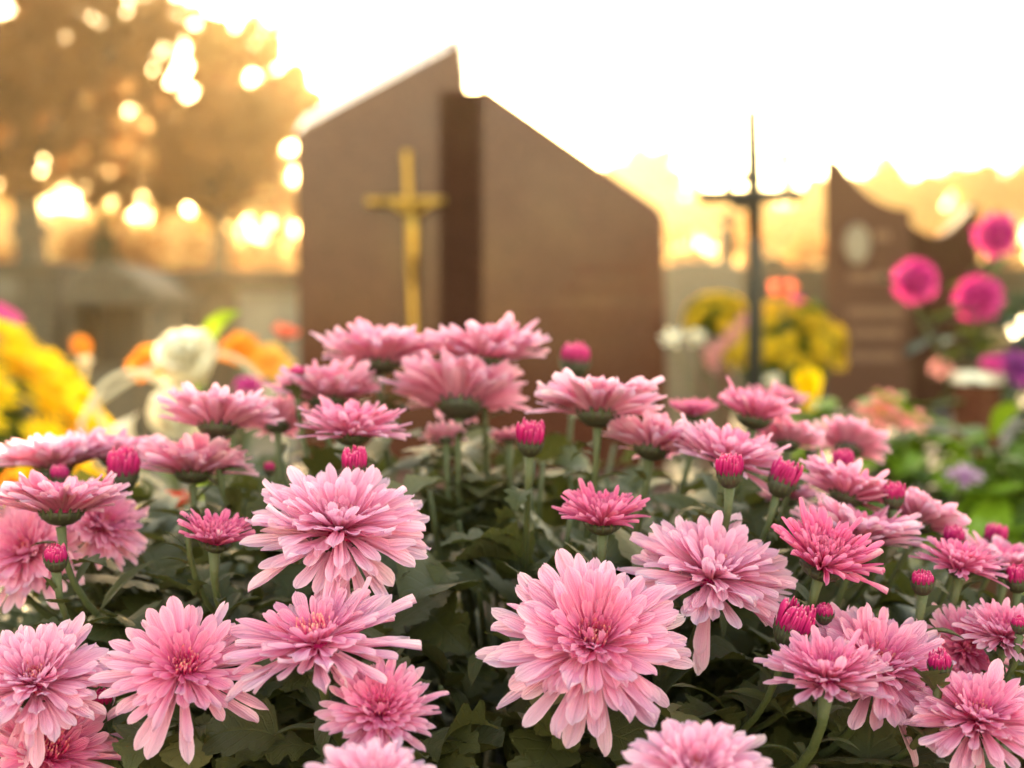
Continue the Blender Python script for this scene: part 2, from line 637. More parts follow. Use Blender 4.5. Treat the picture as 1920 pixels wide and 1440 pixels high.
# small cast figure on the cross: narrow body with raised arms, modelled as one relief
fig = MB()
c0 = Ph(772, 395, .045)
fig.tube([c0 + Vector((0, 0, 0.00)), c0 + Vector((0.003, 0, -0.05)), c0 + Vector((0.004, 0, -0.11)), c0 + Vector((0.006, 0, -0.20))], [0.011, 0.012, 0.010, 0.005], 8)
for sx in (-1, 1):
    fig.tube([c0 + Vector((sx * .008, 0, -0.01)), c0 + Vector((sx * .045, 0, 0.015)), c0 + Vector((sx * .085, 0, 0.03))], [0.008, 0.006, 0.005], 6)
fig.lathe([(0.001, -0.014), (0.010, -0.008), (0.012, 0.0), (0.009, 0.009), (0.001, 0.013)], 10, c0 + Vector((0.002, -0.004, 0.022)))
child(fig.build("figure_relief", M_GOLD, smooth=True), cross)

# ------------------------------------------------------------------ second grave on the right
Y2 = 4.6
g2 = thing("headstone", (P(1640, 600, Y2).x, Y2, 0), "brown granite headstone with a scooped concave top, an oval portrait and gilt lines", "headstone")
pts = [(1545, 1000), (1704, 1000), (1708, 396)]
for i in range(9):
    t = i / 8
    pts.append((1702 - 134 * t, 392 - 94 * (t ** 2.1)))
pts += [(1552, 294), (1546, 304)]
poly = [(x, (z if i > 1 else 0.50)) for i, (x, z) in enumerate(px_poly(pts, Y2))]
b = MB()
n = len(poly)
b.add([(x, Y2, z) for x, z in poly] + [(x + (0.035 if x < poly[0][0] + .12 else 0), Y2 + 0.08, z - .004) for x, z in poly],
      [tuple(range(n)), tuple(range(2 * n - 1, n - 1, -1))] + [((i + 1) % n, i, n + i, n + (i + 1) % n) for i in range(n)])
child(b.build("left_panel", M_RED2), g2)
pts = [(1690, 1000), (1838, 1000), (1834, 384)]
for i in range(11):
    t = i / 10
    pts.append((1826 - 136 * t, 384 + 50 * math.sin(math.pi * t) + 16 * t))
poly = [(x, (z if i > 1 else 0.50)) for i, (x, z) in enumerate(px_poly(pts, Y2 + 0.05))]
b = MB(); b.prism(poly, Y2 + 0.05, Y2 + 0.17); child(b.build("right_panel", M_REDD, bevel=0.006), g2)
p0, p1 = P(1530, 800, Y2), P(1850, 800, Y2)
b = MB(); b.box(p0.x, p1.x, Y2 - 0.10, Y2 + 0.25, 0.002, 0.498); child(b.build("plinth", M_DARKG, bevel=0.012), g2)
M_PORTR = simple("faded_porcelain_portrait", (0.10, 0.07, 0.045), (0.19, 0.14, 0.10), 25.0, 0.4)
po = P(1606, 458, Y2)
b = MB()
mt = Matrix.Rotation(R_(90), 4, 'X') @ Matrix.Diagonal((0.62, 1.0, 1.0, 1.0))
b.lathe([(0.066, -0.002), (0.066, 0.008), (0.058, 0.014)], 28, (po.x, Y2, po.z), mt)
child(b.build("oval_portrait", M_PORTR), g2)
M_GILT = simple("worn_gilt", (0.125, 0.055, 0.026), (0.17, 0.082, 0.04), 30.0, 0.6, 0.1)
for (y, x0, x1) in ((442, 1640, 1668), (520, 1592, 1690), (585, 1590, 1688), (625, 1596, 1680), (668, 1592, 1685)):
    b = MB()
    xa = x0
    while xa < x1:
        w = rng.uniform(5, 9)
        q0, q1 = P(xa, y + 9, Y2), P(xa + w, y - 9, Y2)
        b.box(q0.x, q1.x, Y2 - 0.003, Y2 + 0.002, q0.z, q1.z)
        xa += w + 3.5
    child(b.build("inscription_line", M_GILT), g2)
gs2 = thing("grave_slab", (P(1700, 700, 3.4).x, 3.4, 0), "dark brown grave slab in front of the scooped headstone", "grave slab")
b = MB(); b.box(0.72, 1.62, 1.95, Y2 - 0.105, 0.003, 0.44); child(b.build("side_wall", M_RED2, bevel=0.008), gs2)
b = MB(); b.box(0.70, 1.64, 1.92, Y2 - 0.105, 0.442, 0.50); child(b.build("cover_slab", M_SLABD, bevel=0.012), gs2)

# ------------------------------------------------------------------ wrought iron cross on its post
YC = 2.75
icx = P(1416, 700, YC).x
ic = thing("iron_cross", (icx, YC, SLAB_Z), "black wrought iron grave cross with a ring at its centre on a tall post", "cross")


def PC(px, py, dy=0.0):
    return P(px, py, YC + dy)


b = MB(); b.tube([Vector((icx, YC, SLAB_Z + .03)), PC(1416, 470), PC(1415, 440)], [0.017, 0.016, 0.013], 10); child(b.build("post", M_IRON, smooth=True), ic)
b = MB(); b.tube([PC(1415, 445), PC(1413, 340), PC(1410, 205)], [0.014, 0.016, 0.014], 8); child(b.build("spire", M_IRON, smooth=True), ic)
b = MB(); b.tube([PC(1322, 369), PC(1412, 367), PC(1490, 367)], 0.0135, 8); child(b.build("crossbar", M_IRON, smooth=True), ic)
ring = MB()
c0 = PC(1392, 358)
ring.tube([c0 + Vector((math.cos(a) * .027, 0.006, math.sin(a) * .027)) for a in [2 * math.pi * i / 24 for i in range(25)]], 0.0095, 6, False)
child(ring.build("ring", M_IRON, smooth=True), ic)
for (px, py) in ((1324, 369), (1490, 367)):
    q = PC(px, py)
    b = MB(); b.lathe([(0.001, -0.015), (0.014, -0.011), (0.019, 0), (0.014, 0.011), (0.001, 0.015)], 10, q); child(b.build("end_knob", M_IRON, smooth=True), ic)
b = MB(); b.box(icx - .05, icx + .05, YC - .05, YC + .05, SLAB_Z + .001, SLAB_Z + .035); child(b.build("stone_foot", M_STONE3, bevel=0.006), ic)

# ------------------------------------------------------------------ old tombs and wall on the left
YT = 7.2


def PT(px, py, Y=YT):
    return P(px, py, Y)


def boxpx(mb, x0, x1, ytop, Y, depth, zbot=None, ybot=None):
    a, c = P(x0, ytop, Y), P(x1, ytop, Y)
    z0 = P(x0, ybot, Y).z if ybot is not None else zbot
    mb.box(a.x, c.x, Y, Y + depth, z0, a.z)


tb = thing("stone_tomb", (PT(200, 600).x, YT, 0), "weathered grey stone tomb with a low pediment over a dark niche", "tomb")
b = MB(); boxpx(b, 122, 136, 572, YT, 0.9, 0.0); child(b.build("pillar", M_TOMB, bevel=0.01), tb)
b = MB(); boxpx(b, 264, 280, 572, YT, 0.9, 0.0); child(b.build("pillar", M_TOMB, bevel=0.01), tb)
b = MB(); boxpx(b, 137, 263, 566, YT + 0.45, 0.4, 0.0); child(b.build("niche_back", M_IRON), tb)  # near-black colour stands in for the shade inside the niche
b = MB(); boxpx(b, 137, 263, 690, YT + 0.02, 0.42, 0.004); child(b.build("sill", M_TOMB, bevel=0.01), tb)
b = MB(); boxpx(b, 112, 290, 545, YT - 0.06, 1.0, None, 571); child(b.build("cornice", M_TOMB, bevel=0.012), tb)
poly = px_poly([(118, 544), (284, 544), (250, 515), (222, 498), (195, 490), (168, 498), (142, 514)], YT)
b = MB(); b.prism(poly, YT - 0.02, YT + 0.85); child(b.build("pediment", M_TOMB, bevel=0.012), tb)

tl = thing("stone_tomb", (PT(40, 600).x, YT + .3, 0), "grey stone tomb block with a weathered stone cross standing on it", "tomb")
b = MB(); boxpx(b, -60, 104, 505, YT + .3, 0.8, 0.0); child(b.build("block", M_TOMB, bevel=0.015), tl)
b = MB(); boxpx(b, -66, 110, 490, YT + .26, 0.9, None, 506); child(b.build("cap", M_TOMB, bevel=0.012), tl)
b = MB(); boxpx(b, 34, 66, 400, YT + .5, 0.1, None, 489); boxpx(b, 18, 33, 422, YT + .5, .1, None, 442); boxpx(b, 67, 84, 422, YT + .5, .1, None, 442)
child(b.build("stone_cross", M_TOMB, bevel=0.01), tl)
b = MB(); boxpx(b, -10, 32, 520, YT + .28, .018, None, 562); child(b.build("opening_shade_panel", M_DARKG), tl)  # thin dark panel painted in for the shaded opening in the block

wl = thing("cemetery_wall", (PT(420, 600, 8.6).x, 8.6, 0), "long grey stone cemetery wall with a dark coping behind the tombs", "wall")
b = MB(); boxpx(b, -420, 640, 536, 8.6, 0.3, 0.0); child(b.build("wall_face", M_STONE, bevel=0.01), wl)
for i in range(9):
    x0 = -420 + i * 118
    b = MB(); boxpx(b, x0, x0 + 116.5, 505, 8.5, 0.48, None, 534); child(b.build("coping_stone", M_STONE3, bevel=0.012), wl)
wh = thing("headstone", (PT(505, 600, 6.6).x, 6.6, 0), "pale marble headstone against the grey wall beside the brown headstone", "headstone")
b = MB(); boxpx(b, 446, 566, 552, 6.6, 0.14, 0.0); child(b.build("slab", M_STONE2, bevel=0.015), wh)
b = MB(); boxpx(b, 440, 572, 542, 6.57, 0.2, None, 551); child(b.build("cap", M_STONE2, bevel=0.01), wh)
# dark conical shrub between tombs and the tall tree is added with the trees

# stones seen between the two headstones
def stele(x0, x1, ytop, Y, mat, label, round_top=True, name="headstone"):
    o = thing(name, (P((x0 + x1) / 2, 600, Y).x, Y, 0), label, "headstone")
    a = [(x0, 600), (x1, 600), (x1, ytop + 14)]
    if round_top:
        for i in range(1, 8):
            t = i / 8
            a.append((x1 - (x1 - x0) * t, ytop + 14 - 14 * math.sin(math.pi * t)))
    a.append((x0, ytop + 14))
    poly = [(x, (z if i > 1 else 0.12)) for i, (x, z) in enumerate(px_poly(a, Y))]
    mb = MB(); mb.prism(poly, Y, Y + 0.14); child(mb.build("slab", mat, bevel=0.01), o)
    q0, q1 = P(x0 - 8, 600, Y), P(x1 + 8, 600, Y)
    mb = MB(); mb.box(q0.x, q1.x, Y - .06, Y + .2, 0.0, 0.118); child(mb.build("base", mat, bevel=0.01), o)
    return o


stele(1238, 1392, 486, 8.2, M_DARKG, "low dark granite headstone with a rounded top between the two brown headstones")
stele(1424, 1478, 478, 9.0, M_STONE, "narrow grey stone stele standing just beyond the iron cross post")
stele(1482, 1544, 500, 8.4, M_STONE3, "squat dark grey headstone tucked against the scooped brown headstone")
wr = thing("cemetery_wall", (P(1600, 600, 13).x, 13, 0), "dark far cemetery wall behind the headstones on the iron cross side", "wall")
b = MB(); boxpx(b, 1120, 2300, 512, 13.0, 0.3, 0.0); child(b.build("wall_face", M_STONE3, bevel=0.01), wr)
for i in range(10):
    b = MB(); boxpx(b, 1120 + i * 118, 1120 + i * 118 + 116, 500, 12.9, 0.48, None, 511); child(b.build("coping_stone", M_STONE, bevel=0.012), wr)
o = thing("stone_cross", (P(1366, 600, 9.6).x, 9.6, 0), "small grey stone cross on a tapering shaft behind the dark granite headstone", "cross")
mb = MB(); boxpx(mb, 1352, 1380, 430, 9.6, 0.12, 0.0); child(mb.build("shaft", M_STONE3, bevel=0.01), o)
mb = MB(); boxpx(mb, 1359, 1373, 396, 9.62, 0.07, None, 431); boxpx(mb, 1346, 1358, 405, 9.62, .07, None, 415); boxpx(mb, 1374, 1386, 405, 9.62, .07, None, 415)
child(mb.build("cross_head", M_STONE3, bevel=0.006), o)

# ------------------------------------------------------------------ trees
def foliage_mat(name, a, c, tfac):
    m = NT(name)
    g_ = m.n("ShaderNodeNewGeometry").outputs["Random Per Island"]
    n1 = m.noise(0.9, 2.0)
    col = m.mix(g_, a, c)
    col = m.mix(m.math('MULTIPLY', n1, 0.4), col, tuple(x * .6 for x in a))
    return m.done(m.thin(col, tuple(min(1, x * 1.5) for x in c), tfac, 0.6))


M_AUT = foliage_mat("autumn_leaves", (0.11, 0.045, 0.012), (0.27, 0.115, 0.028), 0.48)
M_GOLDL = foliage_mat("golden_leaves", (0.26, 0.14, 0.035), (0.46, 0.28, 0.08), 0.5)
M_EVER = foliage_mat("dark_evergreen", (0.018, 0.022, 0.010), (0.045, 0.050, 0.022), 0.15)


def leaf_cloud(centers, radii, n, size, seed, flat=1.0):
    """many small leaf faces scattered round cluster centres; numpy only"""
    r = np.random.default_rng(seed)
    ci = r.integers(0, len(centers), n)
    d = r.normal(size=(n, 3))
    d /= np.linalg.norm(d, axis=1)[:, None]
    rad = np.asarray(radii)[ci] * r.random(n) ** .45
    c = np.asarray(centers)[ci] + d * rad[:, None] * np.array([1, 1, flat])
    u = r.normal(size=(n, 3)); u /= np.linalg.norm(u, axis=1)[:, None]
    w = r.normal(size=(n, 3)); w -= (w * u).sum(1)[:, None] * u; w /= np.linalg.norm(w, axis=1)[:, None]
    s = size * r.uniform(.6, 1.35, n)[:, None]
    nn = np.cross(u, w)
    a = c - u * s * .5
    b_ = c + w * s * .32 + nn * s * .08
    d_ = c + u * s * .55
    e = c - w * s * .32 + nn * s * .08
    v = np.stack([a, b_, d_, e], 1).reshape(-1, 3)
    me = bpy.data.meshes.new("crown")
    me.vertices.add(4 * n)
    me.vertices.foreach_set("co", v.astype(np.float32).ravel())
    me.loops.add(4 * n)
    me.loops.foreach_set("vertex_index", np.arange(4 * n, dtype=np.int32))
    me.polygons.add(n)
    me.polygons.foreach_set("loop_start", np.arange(0, 4 * n, 4, dtype=np.int32))
    me.update(calc_edges=True)
    return me


def tree(name, label, cat, px, Y, ellipses, n, size, mat, seed, trunk_r=.16, clusters=60, group=None, crad=.30, fill=.6):
    """ellipses: (px, py, rx px, ry px) lobes of the crown as seen, all round the tree's own distance"""
    r = random.Random(seed)
    m = K * Y
    base = Vector((P(px, 600, Y).x, Y, 0))
    o = thing(name, base, label, cat, group)
    cs, rs = [], []
    tot = sum(e[2] * e[3] for e in ellipses)
    for (ex, ey, rx, ry) in ellipses:
        c = P(ex, ey, Y) - base
        k = max(3, int(clusters * rx * ry / tot))
        for _ in range(k):
            d = Vector((r.gauss(0, 1), r.gauss(0, 1), r.gauss(0, 1))).normalized() * r.random() ** fill
            cs.append((c.x + d.x * rx * m, c.y + d.y * min(rx, ry) * m, c.z + d.z * ry * m))
            rs.append(min(rx, ry) * m * crad * r.uniform(.7, 1.3))
    me = leaf_cloud(cs, rs, n, size, seed)
    me.materials.append(mat)
    link("crown", me, o)
    top = max(c[2] for c in cs)
    fork = min(c[2] for c in cs) + .15 * top
    mb = MB()
    mb.tube([Vector((0, 0, -.05)), Vector((.02, 0, fork * .5)), Vector((r.uniform(-.1, .1), 0, fork)), Vector((r.uniform(-.2, .2), 0, top * .8))], [trunk_r * 1.25, trunk_r, trunk_r * .8, trunk_r * .2], 10)
    mb.build("trunk", M_BARK, o, smooth=True)
    for k in range(9):
        c = Vector(r.choice(cs))
        a = Vector((0, 0, fork * r.uniform(.75, 1.05)))
        mb = MB()
        mb.tube(bez(a, a + (c - a) * .3 + Vector((0, 0, .3 * trunk_r)), a.lerp(c, .7) + Vector((0, 0, trunk_r)), c, 6), [trunk_r * .5 * (1 - .8 * i / 6) for i in range(7)], 6)
        mb.build("limb", M_BARK, o, smooth=True)
    return o


tree("autumn_tree", "large brown leaved autumn tree rising behind the old grey tombs", "tree", 60, 15.0,
     [(90, 60, 260, 200), (-120, 200, 230, 220), (120, 260, 150, 130), (260, 40, 110, 120), (330, 250, 120, 110), (200, 345, 150, 70)], 34000, .10, M_AUT, 21, .17, 620, crad=.14)
tree("autumn_tree", "smaller rusty autumn tree with a thin trunk beside the big headstone", "tree", 407, 18.0,
     [(430, 270, 120, 110), (470, 190, 95, 90), (380, 340, 110, 75), (520, 340, 75, 64), (545, 215, 60, 55), (300, 350, 90, 60)], 22000, .10, M_AUT, 22, .10, 330, crad=.17)
tree("golden_tree", "slender golden leaved tree with a wispy top against the bright sky", "tree", 520, 24.0,
     [(520, 60, 40, 56), (560, 140, 60, 52), (450, 110, 80, 80), (595, 190, 38, 30), (520, 200, 80, 70), (400, 60, 50, 60)], 15000, .13, M_GOLDL, 23, .10, 60)
tree("cypress", "dark conical evergreen standing between the tombs and the autumn trees", "tree", 195, 11.0,
     [(196, 470, 26, 40), (194, 420, 16, 34), (196, 520, 34, 40)], 9000, .06, M_EVER, 24, .06, 40)
far = [(1150, 62, [(1150, 380, 60, 60), (1165, 320, 40, 36)], "rounded hazy tree just right of the big headstone"),
       (1222, 58, [(1218, 330, 62, 62), (1240, 400, 70, 60)], "broad rounded hazy tree far beyond the dark granite headstone"),
       (1300, 66, [(1300, 400, 60, 56)], "low hazy tree far behind the small stone cross"),
       (1470, 70, [(1470, 330, 20, 90), (1472, 420, 28, 60)], "tall narrow hazy poplar far beyond the iron cross"),
       (1415, 74, [(1414, 360, 15, 110)], "very slim hazy poplar in line with the iron cross"),
       (1395, 63, [(1390, 425, 75, 55)], "low hazy tree in line with the iron cross's ring"),
       (1490, 60, [(1500, 435, 70, 55)], "low hazy tree between the poplars and the scooped headstone"),
       (1540, 64, [(1540, 400, 70, 60)], "low hazy tree far behind the scooped headstone's edge"),
       (1640, 60, [(1640, 370, 74, 66), (1655, 330, 40, 34)], "rounded hazy tree over the scooped headstone"),
       (1745, 56, [(1742, 390, 60, 50), (1748, 350, 26, 30)], "small hazy tree with a pointed top beyond the scooped headstone"),
       (1850, 60, [(1850, 375, 80, 70)], "wide hazy tree behind the magenta dahlias"),
       (1960, 58, [(1950, 370, 80, 76)], "hazy tree farthest along the row beyond the dahlias"),
       (270, 64, [(270, 480, 66, 60)], "golden hazy tree low behind the cemetery wall beneath the big autumn tree"),
       (480, 60, [(470, 500, 70, 50), (540, 480, 50, 50)], "golden hazy tree low behind the cemetery wall beside the big headstone"),
       (360, 52, [(360, 460, 70, 60)], "golden hazy tree behind the thin trunked autumn tree"),
       (150, 56, [(150, 450, 80, 70)], "golden hazy tree behind the dark conical evergreen"),
       (20, 54, [(10, 440, 90, 80)], "golden hazy tree behind the weathered stone cross")]
for i, (px, Y, el, lab) in enumerate(far):
    tree("distant_tree", lab, "tree", px, Y, el, 11000, .26, M_GOLDL, 40 + i, .16, 40, "distant trees in the evening haze", .34)
for i, (px, Y, el, lab) in enumerate((
        (40, 38, [(20, 250, 150, 150), (60, 130, 120, 110)], "tall golden tree glowing through the crown of the large autumn tree"),
        (230, 42, [(240, 270, 120, 140), (210, 170, 90, 90)], "golden tree shining between the two autumn trees"),
        (440, 40, [(430, 300, 130, 120), (520, 380, 70, 70)], "golden tree shining behind the smaller rusty tree"))):
    tree("golden_tree", lab, "tree", px, Y, el, 11500, .22, M_GOLDL, 70 + i, .15, 110, "golden trees behind the autumn trees", .2)
hz = thing("hedge", (3, 22, 0), "long brown hedge beyond the graves, behind the far wall", "hedge")
cs, rs = [], []
for i in range(150):
    cs.append((-14 + 34 * i / 149 + rng.uniform(-.3, .3), rng.uniform(-.5, .5), rng.uniform(.4, 2.0)))
    rs.append(.5)
me = leaf_cloud(cs, rs, 26000, .16, 90)
me.materials.append(M_AUT)
link("foliage", me, hz)
mb = MB()
for i in range(34):
    mb.tube([(-14 + i, 0, -.05), (-14 + i + .1, 0, .6), (-14 + i, .1, 1.4)], [.06, .05, .03], 6)
tag(mb.build("stems", M_BARK, hz, smooth=True), kind="stuff")
# ------------------------------------------------------------------ flowers on the graves behind
M_YEL = plain_thin("yellow_petal", (0.94, 0.60, 0.002), (0.96, 0.70, 0.006), 0.45)
M_YEL2 = plain_thin("mustard_petal", (0.58, 0.36, 0.010), (0.70, 0.47, 0.02), 0.30)
M_WHITE = plain_thin("cream_petal", (0.80, 0.71, 0.54), (0.86, 0.79, 0.66), 0.40)
M_ORANGE = plain_thin("orange_petal", (0.80, 0.22, 0.015), (0.85, 0.34, 0.03), 0.35)
M_CORAL = plain_thin("coral_petal", (0.82, 0.16, 0.10), (0.86, 0.26, 0.16), 0.35)
M_RED_P = plain_thin("red_petal", (0.62, 0.012, 0.012), (0.78, 0.03, 0.025), 0.35)
M_MAG_IN = plain_thin("dark_magenta_petal", (0.24, 0.003, 0.08), (0.36, 0.006, 0.13), 0.2)
M_MAG = plain_thin("magenta_petal", (0.60, 0.03, 0.26), (0.72, 0.08, 0.34), 0.35)
M_SALM = plain_thin("salmon_petal", (0.82, 0.22, 0.24), (0.86, 0.34, 0.30), 0.35)
M_LILAC = plain_thin("lilac_petal", (0.36, 0.17, 0.30), (0.48, 0.28, 0.40), 0.3)
M_PURP = plain_thin("purple_petal", (0.13, 0.015, 0.12), (0.26, 0.04, 0.24), 0.25)
M_PINKG = plain_thin("dusty_pink_petal", (0.62, 0.26, 0.26), (0.72, 0.36, 0.34), 0.35)
M_BEIGE = plain_thin("beige_petal", (0.34, 0.27, 0.17), (0.42, 0.35, 0.24), 0.2)
M_LG = plain_thin("bright_green_leaf", (0.12, 0.20, 0.008), (0.22, 0.30, 0.015), 0.35, 30.0, 0.5)
M_MG = plain_thin("mid_green_leaf", (0.050, 0.085, 0.010), (0.10, 0.14, 0.018), 0.25, 30.0, 0.5)
M_DG = plain_thin("dark_green_leaf", (0.014, 0.028, 0.016), (0.030, 0.050, 0.026), 0.15, 30.0, 0.45)


def pet_simple(W=.3, bend=-.3, cup=.15):
    mb = MB()
    rows = (0, .25, .5, .72, .88, 1.0)
    x = z = 0.0
    prev = 0.0
    vs, fs, uv = [], [], []
    for s in rows:
        th = bend * (s + prev) * .5
        x += math.cos(th) * (s - prev); z += math.sin(th) * (s - prev); prev = s
        w = W * .5 * (.35 + .65 * min(1, s / .65)) * (math.sqrt(max(.06, 1 - max(0, (s - .65) / .36) ** 2)))
        for t in (-1, 0, 1):
            vs.append((x, t * w, z + abs(t) * cup * W)); uv.append((s, (t + 1) / 2))
    for i in range(len(rows) - 1):
        for j in range(2):
            a = i * 3 + j
            fs.append((a, a + 3, a + 4, a + 1))
    mb.add(vs, fs, uv)
    return mb


PS = [pet_simple(.36, -.35), pet_simple(.24, -.15), pet_simple(.5, .5, .3), pet_simple(.16, .2), pet_simple(.85, .8, .18)]


def rosette(layers, R, seed, shape=0):
    """layers: (count, relative length, elevation)"""
    r = random.Random(seed)
    mb = MB()
    for li, (n, L, el) in enumerate(layers):
        for k in range(n):
            a = 2 * math.pi * (k + .5 * (li % 2) + r.uniform(-.2, .2)) / n
            M = Matrix.Translation((0, 0, .03 * R * li)) @ Matrix.Rotation(a, 4, 'Z') @ Matrix.Rotation(-R_(el + r.gauss(0, 6)), 4, 'Y') @ Matrix.Scale(L * R * r.uniform(.88, 1.1), 4)
            mb.inst(PS[shape], M)
    return mb


DAISY = [(16, 1, 10), (14, .85, 24), (12, .65, 40), (10, .45, 60)]
ROSE = [(7, 1, 20), (7, .9, 42), (6, .75, 60), (5, .6, 74), (4, .45, 84)]
POM = [(26, 1, -50), (30, 1, -28), (32, 1, -8), (32, 1, 12), (28, 1, 32), (22, 1, 52), (14, 1, 70), (6, 1, 86)]


def cut_flower(name, label, cat, px, py, Rpx, Y, mat, foot, tilt=35, lean=0, layers=DAISY, shape=0, heart=None, leaves=2, lmat=None, group=None, seed=1):
    p = P(px, py, Y)
    R = Rpx * K * Y
    ax = head_axis0(p, tilt, lean)
    foot = Vector(foot)
    o = thing(name, foot, label, cat, group)
    mb = rosette(layers, R, seed, shape)
    ob = mb.build("petals", mat, o, smooth=True)
    Mh = Matrix.Translation(p - foot) @ frame(ax)
    ob.matrix_basis = Mh
    if heart:
        mb = MB(); mb.lathe([(.20 * R, 0), (.26 * R, .06 * R), (.2 * R, .15 * R), (.05 * R, .2 * R)], 12)
        h = mb.build("heart", heart, o, smooth=True); h.matrix_basis = Mh
    mb = MB()
    h = p - foot - ax * R * .02
    mb.tube(bez(h, h - ax * .05, Vector((h.x * .2, h.y * .2, h.z * .5)), Vector((0, 0, 0)), 9), .0032, 7)
    mb.build("stem", M_STEM, o, smooth=True)
    r = random.Random(seed + 99)
    for k in range(leaves):
        a = h.lerp(Vector((h.x * .3, h.y * .3, h.z * .5)), r.uniform(.15, .8))
        M = Matrix.Translation(a) @ Matrix.Rotation(r.uniform(0, 6.28), 4, 'Z') @ Matrix.Rotation(-r.uniform(-.1, .9), 4, 'Y') @ Matrix.Scale(R * r.uniform(1.2, 1.9), 4)
        mb = MB(); mb.inst(PS[1], M)
        mb.build("leaf", lmat or M_MG, o, smooth=True)
    return o


def head_axis0(p, t, l):
    d = Vector((-p.x, -p.y, 0)).normalized()
    return (Vector((0, 0, 1)) * math.cos(R_(t)) + d * math.sin(R_(t)) + Vector((1, 0, 0)) * math.sin(R_(l))).normalized()


# neighbour grave on the left carries the yellow plant
gl = thing("grave_slab", (-1.25, 2.0, 0), "pale grey stone grave slab under the yellow chrysanthemum bush", "grave slab")
b = MB(); b.box(-1.78, -0.74, 1.2, 5.2, 0.003, 0.27); child(b.build("side_wall", M_STONE, bevel=.01), gl)
b = MB(); b.box(-1.81, -0.71, 1.17, 5.23, 0.272, 0.33); child(b.build("cover_slab", M_STONE, bevel=.012), gl)


def ball_bush(label, px, py, Rpx, Y, zfoot, fmat, lmat, nfl, fr, seed, group=None, squash=.85, lower=-.25, pot_r=.11, gap=None):
    c = P(px, py, Y)
    R = Rpx * K * Y
    o = thing("chrysanthemum_bush", (c.x, c.y, zfoot), label, "plant", group)
    lc = c - Vector(o.location)
    r = random.Random(seed)
    me = rosette([(13, 1, 12), (12, .82, 28), (10, .6, 46), (8, .4, 66)], fr, seed, 1).mesh("flower", fmat, True)
    for k in range(nfl):
        u = (k + .5) / nfl
        z = 1 - u * (1 - lower)
        a = k * 2.39996 + r.uniform(-.3, .3)
        q = math.sqrt(max(0, 1 - z * z))
        d = Vector((q * math.cos(a), q * math.sin(a), z))
        if gap and gap(d) and r.random() < .8:
            continue
        rr = R * r.uniform(.90, 1.03)
        pos = lc + Vector((d.x * rr, d.y * rr, d.z * rr * squash))
        ax = (d + Vector((r.uniform(-.35, .35), r.uniform(-.35, .35), .45 + r.uniform(-.2, .2)))).normalized()
        link("flower", me, o, Matrix.Translation(pos) @ frame(ax, r.uniform(0, 6)) @ Matrix.Scale(r.uniform(.8, 1.15), 4))
    cs, rs = [], []
    for k in range(60):
        d = Vector((r.gauss(0, 1), r.gauss(0, 1), r.gauss(0, 1))).normalized() * R * r.uniform(.3, .86)
        cs.append((lc.x + d.x, lc.y + d.y, lc.z + d.z * squash)); rs.append(R * .2)
    me = leaf_cloud(cs, rs, 2600, .035, seed)
    me.materials.append(lmat)
    tag(link("foliage", me, o), kind="stuff")
    mb = MB()
    for k in range(9):
        a = k * .7
        mb.tube([(.03 * math.cos(a), .03 * math.sin(a), .03), (lc.x + R * .4 * math.cos(a), lc.y + R * .4 * math.sin(a), lc.z)], [.005, .003], 6)
    tag(mb.build("stems", M_STEM, o, smooth=True), kind="stuff")
    h = max(.10, lc.z - R * squash * .7)
    mb = MB(); mb.lathe([(pot_r * .75, 0.001), (pot_r * .78, .01), (pot_r, h * .92), (pot_r * 1.07, h * .93), (pot_r * 1.07, h), (pot_r * .9, h * .99)], 26)
    mb.build("pot", M_TERRA, o)
    return o


ball_bush("big rounded bush of bright yellow chrysanthemums behind the pale pink blooms", -205, 925, 412, 1.8, .33, M_YEL, M_MG, 290, .032, 61,
          gap=lambda d: d.x > .15 and d.z < .30 and d.x < .62)
cut_flower("gerbera", "magenta flower poking up behind the yellow chrysanthemum bush", "flower", 2, 602, 38, 2.25, M_MAG, (-0.95, 2.3, .33), 60, 10, seed=5, heart=M_MAG_IN)
cut_flower("gerbera", "small orange brown flower beside the yellow bush's crown", "flower", 152, 648, 22, 2.0, M_ORANGE, (-0.78, 2.05, .33), 60, 20, seed=6)

# basket with callas and orange blooms on the slab
BX = Vector((P(360, 700, 1.5).x, 1.52, SLAB_Z))
bk = thing("flower_basket", BX, "white wicker basket with arched handles behind the pink chrysanthemums", "basket")
mb = MB()
for k in range(9):
    z = .01 + .022 * k
    rr = .085 + .05 * (k / 8)
    mb.tube([(rr * math.cos(a), rr * math.sin(a), z + .004 * math.sin(14 * a + k * 3.14)) for a in [2 * math.pi * i / 36 for i in range(37)]], .010, 6, False)
mb.build("woven_side", M_WICK, bk, smooth=True)
for pts in ([(150, 800), (188, 728), (238, 698), (290, 712), (345, 765), (370, 830)], [(176, 760), (262, 702), (330, 668), (420, 664), (478, 700), (515, 760), (530, 830)]):
    Yh = 1.42 if pts[0][0] == 150 else 1.62
    cp = [P(x, y, Yh) - BX for x, y in pts]
    sm = []
    for i in range(len(cp) - 1):
        p0, p1, p2, p3 = cp[max(i - 1, 0)], cp[i], cp[i + 1], cp[min(i + 2, len(cp) - 1)]
        for j in range(5):
            t = j / 5
            sm.append(.5 * ((2 * p1) + (p2 - p0) * t + (2 * p0 - 5 * p1 + 4 * p2 - p3) * t * t + (3 * p1 - p0 - 3 * p2 + p3) * t ** 3))
    sm.append(cp[-1])
    sm = [Vector((.02 * math.copysign(1, sm[0].x), 0, .18))] + sm + [Vector((.08, 0, .18))]
    mb = MB(); mb.tube(sm, .0030, 8); mb.build("handle", M_WICK, bk, smooth=True)


